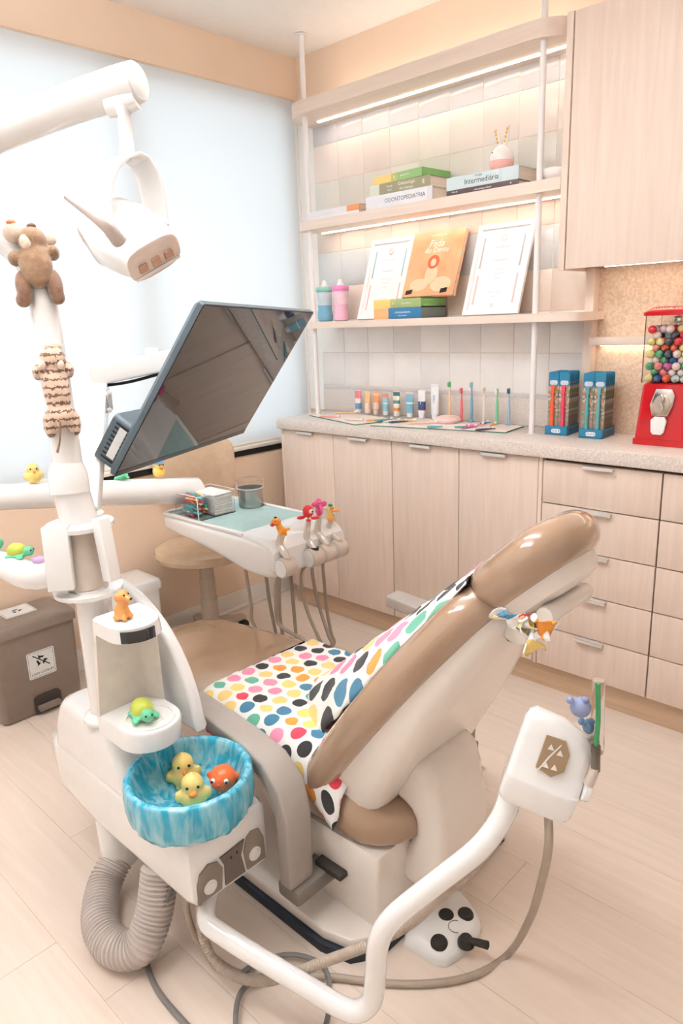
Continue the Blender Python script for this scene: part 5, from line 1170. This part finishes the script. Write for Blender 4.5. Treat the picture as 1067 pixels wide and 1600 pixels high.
# on the cup filler
toy('toy_dog', (1.338, -1.842, .7535), rotm(FC+.75), .062, 'tan vinyl dog toy sitting on the cup filler head', 'toy', [
    ('body', v_tan, [('e', (-.05, 0, .28), (.26, .24, .28)), ('e', (.03, 0, .55), (.19, .18, .22)), ('e', (.06, 0, .82), (.22, .21, .21)), ('e', (.29, 0, .76), (.16, .11, .10)), ('e', (.0, .20, .80), (.09, .06, .15)), ('e', (.0, -.20, .80), (.09, .06, .15)), ('e', (.18, .13, .12), (.10, .09, .13)), ('e', (.18, -.13, .12), (.10, .09, .13)), ('e', (-.10, .20, .10), (.17, .10, .10)), ('e', (-.10, -.20, .10), (.17, .10, .10)), ('t', [(-.28, 0, .12), (-.38, 0, .2), (-.40, 0, .3)], [.06, .05, .04])], .04),
    ('eyes', v_bk, eyes([(.235, .09, .90), (.235, -.09, .90)], .032), 0), ('nose', v_bk, [('e', (.44, 0, .79), (.04, .05, .04))], 0)])
turtle((1.368, -1.842, .5425), rotm(FC+.3), .064, 'big-headed green toy turtle with a lime shell on the cup tray')
# in the bowl
def inbowl(px, py, z): p = onz(px, py, z); return p
chick(inbowl(289, 1225, .375), rotm(FC+.05), .074, 'pale yellow chick toy with a tiny beak in the lined bowl')
chick(inbowl(304, 1258, .374), rotm(FC-.05), .074, 'pale yellow chick toy with a wide orange beak in the lined bowl', v_or, True)
toy('toy_fish', inbowl(350, 1233, .386), rotm(FC-.4), .068, 'round orange fish toy in the lined bowl', 'toy', [('body', v_flame, [('e', (0, 0, .40), (.42, .42, .40)), ('e', (-.05, .42, .45), (.08, .12, .12)), ('e', (-.05, -.42, .45), (.08, .12, .12)), ('e', (-.45, 0, .45), (.14, .06, .16))], .045), ('eye_whites', v_wh, eyes([(.33, .20, .52), (.33, -.20, .52)], .075), 0), ('pupils', v_bk, eyes([(.39, .22, .52), (.39, -.22, .52)], .045), 0), ('mouth', v_red, [('e', (.41, 0, .40), (.03, .05, .04))], 0)])
# ------------------------------------------------------------------ plush toys hugging the lamp post
def fur(name, c, c2): return mat('plush_'+name, c, .95, var=.08, scale=60, bump=.9, bscale=260, col2=c2, sheen=.5)
f_br = fur('brown', (172, 138, 108), (144, 110, 84)); f_dk = fur('dark_brown', (150, 114, 90), (122, 90, 70)); f_cr = fur('cream', (240, 222, 202), (226, 204, 182)); f_tig = fur('sand', (226, 200, 176), (212, 182, 156))
def frame_on(pA, pB):
    """axes along the post: x = towards the camera, z = up the post"""
    z_ = (V(pB)-V(pA)).normalized(); x_ = (CAM-V(pA)); x_ = (x_-z_*x_.dot(z_)).normalized(); y_ = z_.cross(x_)
    return Matrix((x_, y_, z_)).transposed()
pc = at(58, 425, 1.427); Rp = frame_on(at(70, 500, 1.435), at(56, 430, 1.425))
toy('plush_cow', pc+Rp @ V((.010, 0, -.026)), Rp, .098, 'brown plush calf with a cream muzzle hugging the top of the post', 'plush toy', [
    ('body', f_br, [('e', (.30, 0, .30), (.22, .32, .46)), ('e', (.22, .02, .80), (.28, .28, .26)), ('e', (.12, .36, .56), (.30, .14, .14)), ('e', (.10, -.36, .50), (.30, .14, .14))], .035),
    ('hind_leg', f_dk, [('e', (.24, .28, -.12), (.17, .16, .34)), ('e', (.20, .29, -.34), (.15, .15, .15))], .04), ('hind_leg', f_dk, [('e', (.24, -.30, -.10), (.17, .16, .34)), ('e', (.20, -.36, -.34), (.15, .15, .15))], .04),
    ('muzzle', f_cr, [('e', (.16, -.28, .98), (.22, .22, .20))], 0), ('nostril', vin('coral', (236, 150, 110)), [('e', (.28, -.30, 1.15), (.07, .09, .05))], 0),
    ('ear', f_cr, [('e', (.42, -.10, .72), (.08, .12, .15))], 0), ('ear', f_cr, [('e', (.16, .34, .82), (.10, .15, .13))], 0), ('horn', f_dk, [('e', (.2, .06, 1.08), (.06, .09, .06))], 0)])
# stripes printed on the tiger cloth
mt_ = fur('striped', (228, 202, 178), (214, 186, 160)); nt = mt_.node_tree; N = nt.nodes; L = nt.links
Rt = frame_on(at(94, 640, 1.466), at(81, 560, 1.449)); ptg = at(89, 612, 1.46)
sp_ = N.new('ShaderNodeSeparateXYZ')
wv_ = N.new('ShaderNodeTexWave'); wv_.bands_direction = 'Z'; wv_.inputs['Scale'].default_value = 20; wv_.inputs['Distortion'].default_value = 3.0; wv_.inputs['Detail'].default_value = 1; wv_.inputs['Detail Scale'].default_value = 10
L.new([n for n in N if n.type == 'TEX_COORD'][0].outputs['Object'], wv_.inputs['Vector'])
rs_ = N.new('ShaderNodeValToRGB'); rs_.color_ramp.elements[0].position = .74; rs_.color_ramp.elements[1].position = .82; rs_.color_ramp.elements[0].color = (0, 0, 0, 1); L.new(wv_.outputs['Fac'], rs_.inputs[0])
mxs = N.new('ShaderNodeMix'); mxs.data_type = 'RGBA'; L.new(rs_.outputs[0], mxs.inputs[0]); bs_ = N['Principled BSDF']; src = bs_.inputs['Base Color'].links[0].from_socket; L.new(src, mxs.inputs[6]); mxs.inputs[7].default_value = (*sl((120, 84, 72)), 1); L.new(mxs.outputs[2], bs_.inputs['Base Color'])
toy('plush_tiger', ptg+Rt @ V((.010, 0, -.044)), Rt @ Matrix.Diagonal((1, .85, 1.12)), .104, 'sand coloured plush tiger with dark stripes hugging the middle of the post', 'plush toy', [
    ('body', mt_, [('e', (.30, 0, .40), (.20, .30, .50)), ('e', (.30, .0, -.05), (.20, .34, .22)), ('e', (.30, .02, .92), (.22, .28, .22)), ('e', (.12, .32, .72), (.28, .12, .14)), ('e', (.12, -.34, .72), (.28, .12, .14)), ('e', (.24, .26, -.18), (.18, .15, .24)), ('e', (.24, -.26, -.18), (.18, .15, .24))], .035),
    ('head_top', f_cr, [('e', (.20, .06, 1.12), (.18, .20, .14))], 0), ('ear', f_cr, [('e', (.44, .16, .80), (.06, .08, .08))], 0), ('ear', f_cr, [('e', (.44, -.22, .82), (.06, .08, .08))], 0),
    ('tail', f_dk, [('t', [(.44, -.02, -.08), (.47, -.06, -.3), (.44, -.12, -.5), (.42, -.2, -.66)], [.022, .02, .02, .03])], 0)])
# ------------------------------------------------------------------ tray items
ab = thing('acrylic_box', (.515, -1.055, .658), 'clear acrylic box of coloured elastics and white gauze on the tray', 'box')
TZ = .6697; ax0, ax1, ay0, ay1, ah = .452, .592, -1.135, -.975, .085
m_acr = mat('clear_acrylic_box', (252, 252, 252), .03, trans=1, var=0, ior=1.12)
for a in ((ax0, ax0+.002, ay0, ay1, TZ, TZ+ah), (ax1-.002, ax1, ay0, ay1, TZ, TZ+ah), (ax0, ax1, ay0, ay0+.002, TZ, TZ+ah), (ax0, ax1, ay1-.002, ay1, TZ, TZ+ah), (ax0, ax1, ay0, ay1, TZ, TZ+.002), (ax0+.003, ax1-.003, -1.066, -1.064, TZ+.002, TZ+ah-.01)):
    MB().bx(*a).build('acrylic_wall', m_acr, ab)
m_edge = mat('bright_acrylic_edge', (250, 248, 246), .3)
for x_ in (ax0, ax1):
    for y_ in (ay0, ay1): MB().bx(x_-.001, x_+.001, y_-.001, y_+.001, TZ, TZ+ah).build('box_edge', m_edge, ab)
for x_ in (ax0, ax1): MB().bx(x_-.001, x_+.001, ay0, ay1, TZ+ah-.001, TZ+ah+.001).build('box_edge', m_edge, ab)
for y_ in (ay0, ay1): MB().bx(ax0, ax1, y_-.001, y_+.001, TZ+ah-.001, TZ+ah+.001).build('box_edge', m_edge, ab)
gz = thing('gauze_stack', (.52, -1.03, TZ+.0022), 'stack of white gauze pads inside the acrylic box', 'gauze')
for k in range(8): MB().bx(ax0+.006+.001*(k % 2), ax1-.006-.001*(k % 3), -1.061, ay1+(-.005), TZ+.0024+k*.0094, TZ+.0024+k*.0094+.009, .0025).build('gauze_pad', mat('white_gauze', (250, 246, 242), .95, bump=.4, bscale=300), gz)
rg = random.Random(4); ec = [((230, 84, 96), 'red'), ((110, 186, 200), 'light blue'), ((246, 214, 150), 'cream yellow'), ((60, 160, 160), 'teal')]
for k in range(24):
    c, nm = ec[(k*7+k//4) % 4]; lyr = k//3
    y_ = -1.118+.018*(k % 3); x_ = .522+rg.uniform(-.016, .016); z_ = TZ+.0088+lyr*.0098; a = rg.uniform(-.35, .35)
    d = V((math.cos(a), math.sin(a)*.6, 0)); 
    tag(MB().tube([V((x_, y_, z_))-d*.034, V((x_, y_, z_))+V((0, .003, .0005)), V((x_, y_, z_))+d*.034], [.0042, .0046, .0042], 10, 3).build('elastic_tie', vin('tie_'+nm.replace(' ', '_'), c), loc=(x_, y_, z_)), '%s silicone tie piled in the acrylic box' % nm, 'tie', '%s silicone ties in the acrylic box' % nm)
cu = thing('steel_cup', (.575, -.888, TZ), 'steel cup wrapped in clear film standing on the tray', 'cup')
MB().lathe([(.02, .001), (.040, .001), (.042, .004), (.043, .05), (.0435, .074), (.041, .074), (.040, .01), (.01, .008)], (.575, -.888, TZ), n=32, cap=False).build('cup_wall', mat('steel', (190, 188, 182), .25, .8, var=.05), cu)
MB().lathe([(.0445, .0015), (.046, .045), (.048, .060), (.050, .10), (.046, .103), (.030, .099)], (.575, -.888, TZ), n=32, cap=False).build('film_wrap', mat('film', (250, 250, 250), .08, trans=1, var=0, ior=1.08), cu)
MB().tube([V((.575+.0485*math.cos(2*PI*k/28), -.888+.0485*math.sin(2*PI*k/28), TZ+.072)) for k in range(28)], .0012, 6, closed=True).build('film_band', m_edge, cu)
# ------------------------------------------------------------------ handpieces with toy toppers
m_hp = mat('handpiece_satin', (226, 216, 206), .25, .35)
hpx = [((434, 883), (437, 850), (441, 832), (424, 812)), ((477, 872), (479, 840), (482, 812), (484, 795)), ((490, 862), (496, 830), (499, 805), (496, 788)), ((506, 852), (511, 830), (517, 812), (519, 793))]
labs = ['handpiece with an orange dog topper in the first holder', 'handpiece with a red octopus topper in its holder', 'handpiece with a pink elephant topper in its holder', 'handpiece with a yellow duck topper in the last holder']
hts = []
for i, yy in enumerate(HY):
    a = V((TX1+.036, yy, .618)); p1, p2, p3 = [ony(x, y, yy) for x, y in hpx[i][1:]]
    t = thing('dental_handpiece', a, labs[i], 'handpiece')
    MB().tube([a, a.lerp(p1, .5), p1, p2], [.0105, .0125, .0112, .0085 if i else .011], 14, 3).build('handle', m_hp, t)
    MB().tube([a+V((0, 0, -.002)), a+V((0, 0, .008))], .0130, 16).build('collar', m_bk if i == 1 else m_hold, t)
    hts.append((t, p2, p3))
def top(i, parts, s, dz=0):
    t, p2, p3 = hts[i]; R = rotm(FC+.1); made = []
    for pn_, m, prims, rm in parts:
        b = MB()
        for p in prims:
            if p[0] == 'e': b.ell(p[1], p[2], None, 16, 12)
            else: b.tube(p[1], p[2], 10, 3)
        b.xf(Matrix.Translation(p2+V((0, 0, dz))) @ R.to_4x4() @ Matrix.Scale(s, 4)); o = b.build(pn_, m, made[0] if made else t, ang=180)
        if rm:
            q = o.modifiers.new('fuse', 'REMESH'); q.mode = 'VOXEL'; q.voxel_size = s*rm; q.use_smooth_shade = True
        made.append(o)
top(0, [('topper', vin('amber', (246, 164, 60)), [('e', (0, 0, .12), (.26, .30, .22)), ('e', (0, -.16, .36), (.2, .2, .26)), ('e', (0, -.36, .72), (.25, .25, .25)), ('e', (.12, .16, -.06), (.11, .1, .16)), ('e', (.12, -.16, -.02), (.11, .1, .16)), ('e', (0, .34, .16), (.1, .16, .1)), ('e', (.05, -.12, .70), (.1, .07, .16))], .05), ('snout', v_red, [('e', (.1, -.60, .58), (.12, .13, .12))], 0), ('cap', v_bk, [('e', (0, -.36, .97), (.09, .09, .05))], 0), ('eyes', v_bk, [('e', (.21, -.46, .78), .035), ('e', (.24, -.32, .78), .035)], 0)], .052)
top(1, [('topper', v_red, [('e', (0, 0, .55), (.36, .36, .42)), ('e', (0, .45, .06), (.12, .32, .11)), ('e', (0, -.48, .2), (.12, .3, .12)), ('e', (.3, -.1, .04), (.2, .16, .1))], .045), ('eyes', v_wh, [('e', (.30, .14, .62), (.07, .11, .15)), ('e', (.33, .02, .6), (.05, .08, .13))], 0), ('pupils', v_bk, [('e', (.37, .16, .6), (.03, .05, .07))], 0)], .050)
top(2, [('topper', v_pink, [('e', (0, 0, .25), (.24, .24, .3)), ('e', (0, 0, .68), (.28, .27, .28)), ('e', (0, .32, .66), (.1, .2, .18)), ('e', (0, -.3, .7), (.1, .18, .16)), ('t', [(.22, 0, .62), (.36, 0, .45), (.38, 0, .25)], [.1, .08, .07]), ('e', (.0, 0, .98), (.14, .14, .06))], .045), ('eyes', v_bk, [('e', (.24, .1, .78), .035), ('e', (.24, -.1, .78), .035)], 0)], .054)
top(3, [('topper', v_yel, [('e', (0, 0, .3), (.18, .18, .3)), ('e', (0, 0, .68), (.2, .2, .2))], .05), ('bill', v_or, [('e', (.18, .25, .58), (.14, .3, .07)), ('e', (0, 0, .04), (.24, .24, .12))], 0), ('hat', v_green, [('e', (0, 0, .92), (.15, .15, .09))], 0), ('eyes', v_bk, [('e', (.17, .10, .76), .035), ('e', (.19, -.03, .76), .035)], 0)], .054)
# cloth ends tied behind the headrest
kb = thing('cloth_knot', HK(-.09, -.02, -.10), 'knotted ends of the polka-dot cloth behind the headrest', 'cloth')
def kend(c, d1, d2, ln_, wd, sd):
    c = V(c)
    o = MB().grid(lambda a, b_: c+V(d1)*(a*ln_)+V(d2)*((b_-.5)*wd*(.3+.7*a))+V((.005*math.sin(b_*7+sd), .009*math.sin(a*9+b_*5+sd), .006*math.sin(b_*8+sd))), 12, 8, uv=lambda a, b_: (a*ln_*1.1+.31*sd, b_*wd*1.1+.17*sd)).build('cloth_end', md, kb, ang=180)
    s = o.modifiers.new('thickness', 'SOLIDIFY'); s.thickness = .002
k0 = at(815, 965, 1.10)
kend(k0, (at(830, 1018, 1.09)-k0).normalized(), rt, .055, .03, 1)
kend(k0, (at(856, 985, 1.09)-k0).normalized(), up, .05, .032, 2)
kend(at(772, 955, 1.12), (at(822, 975, 1.09)-at(772, 955, 1.12)).normalized(), up, .05, .02, 3)
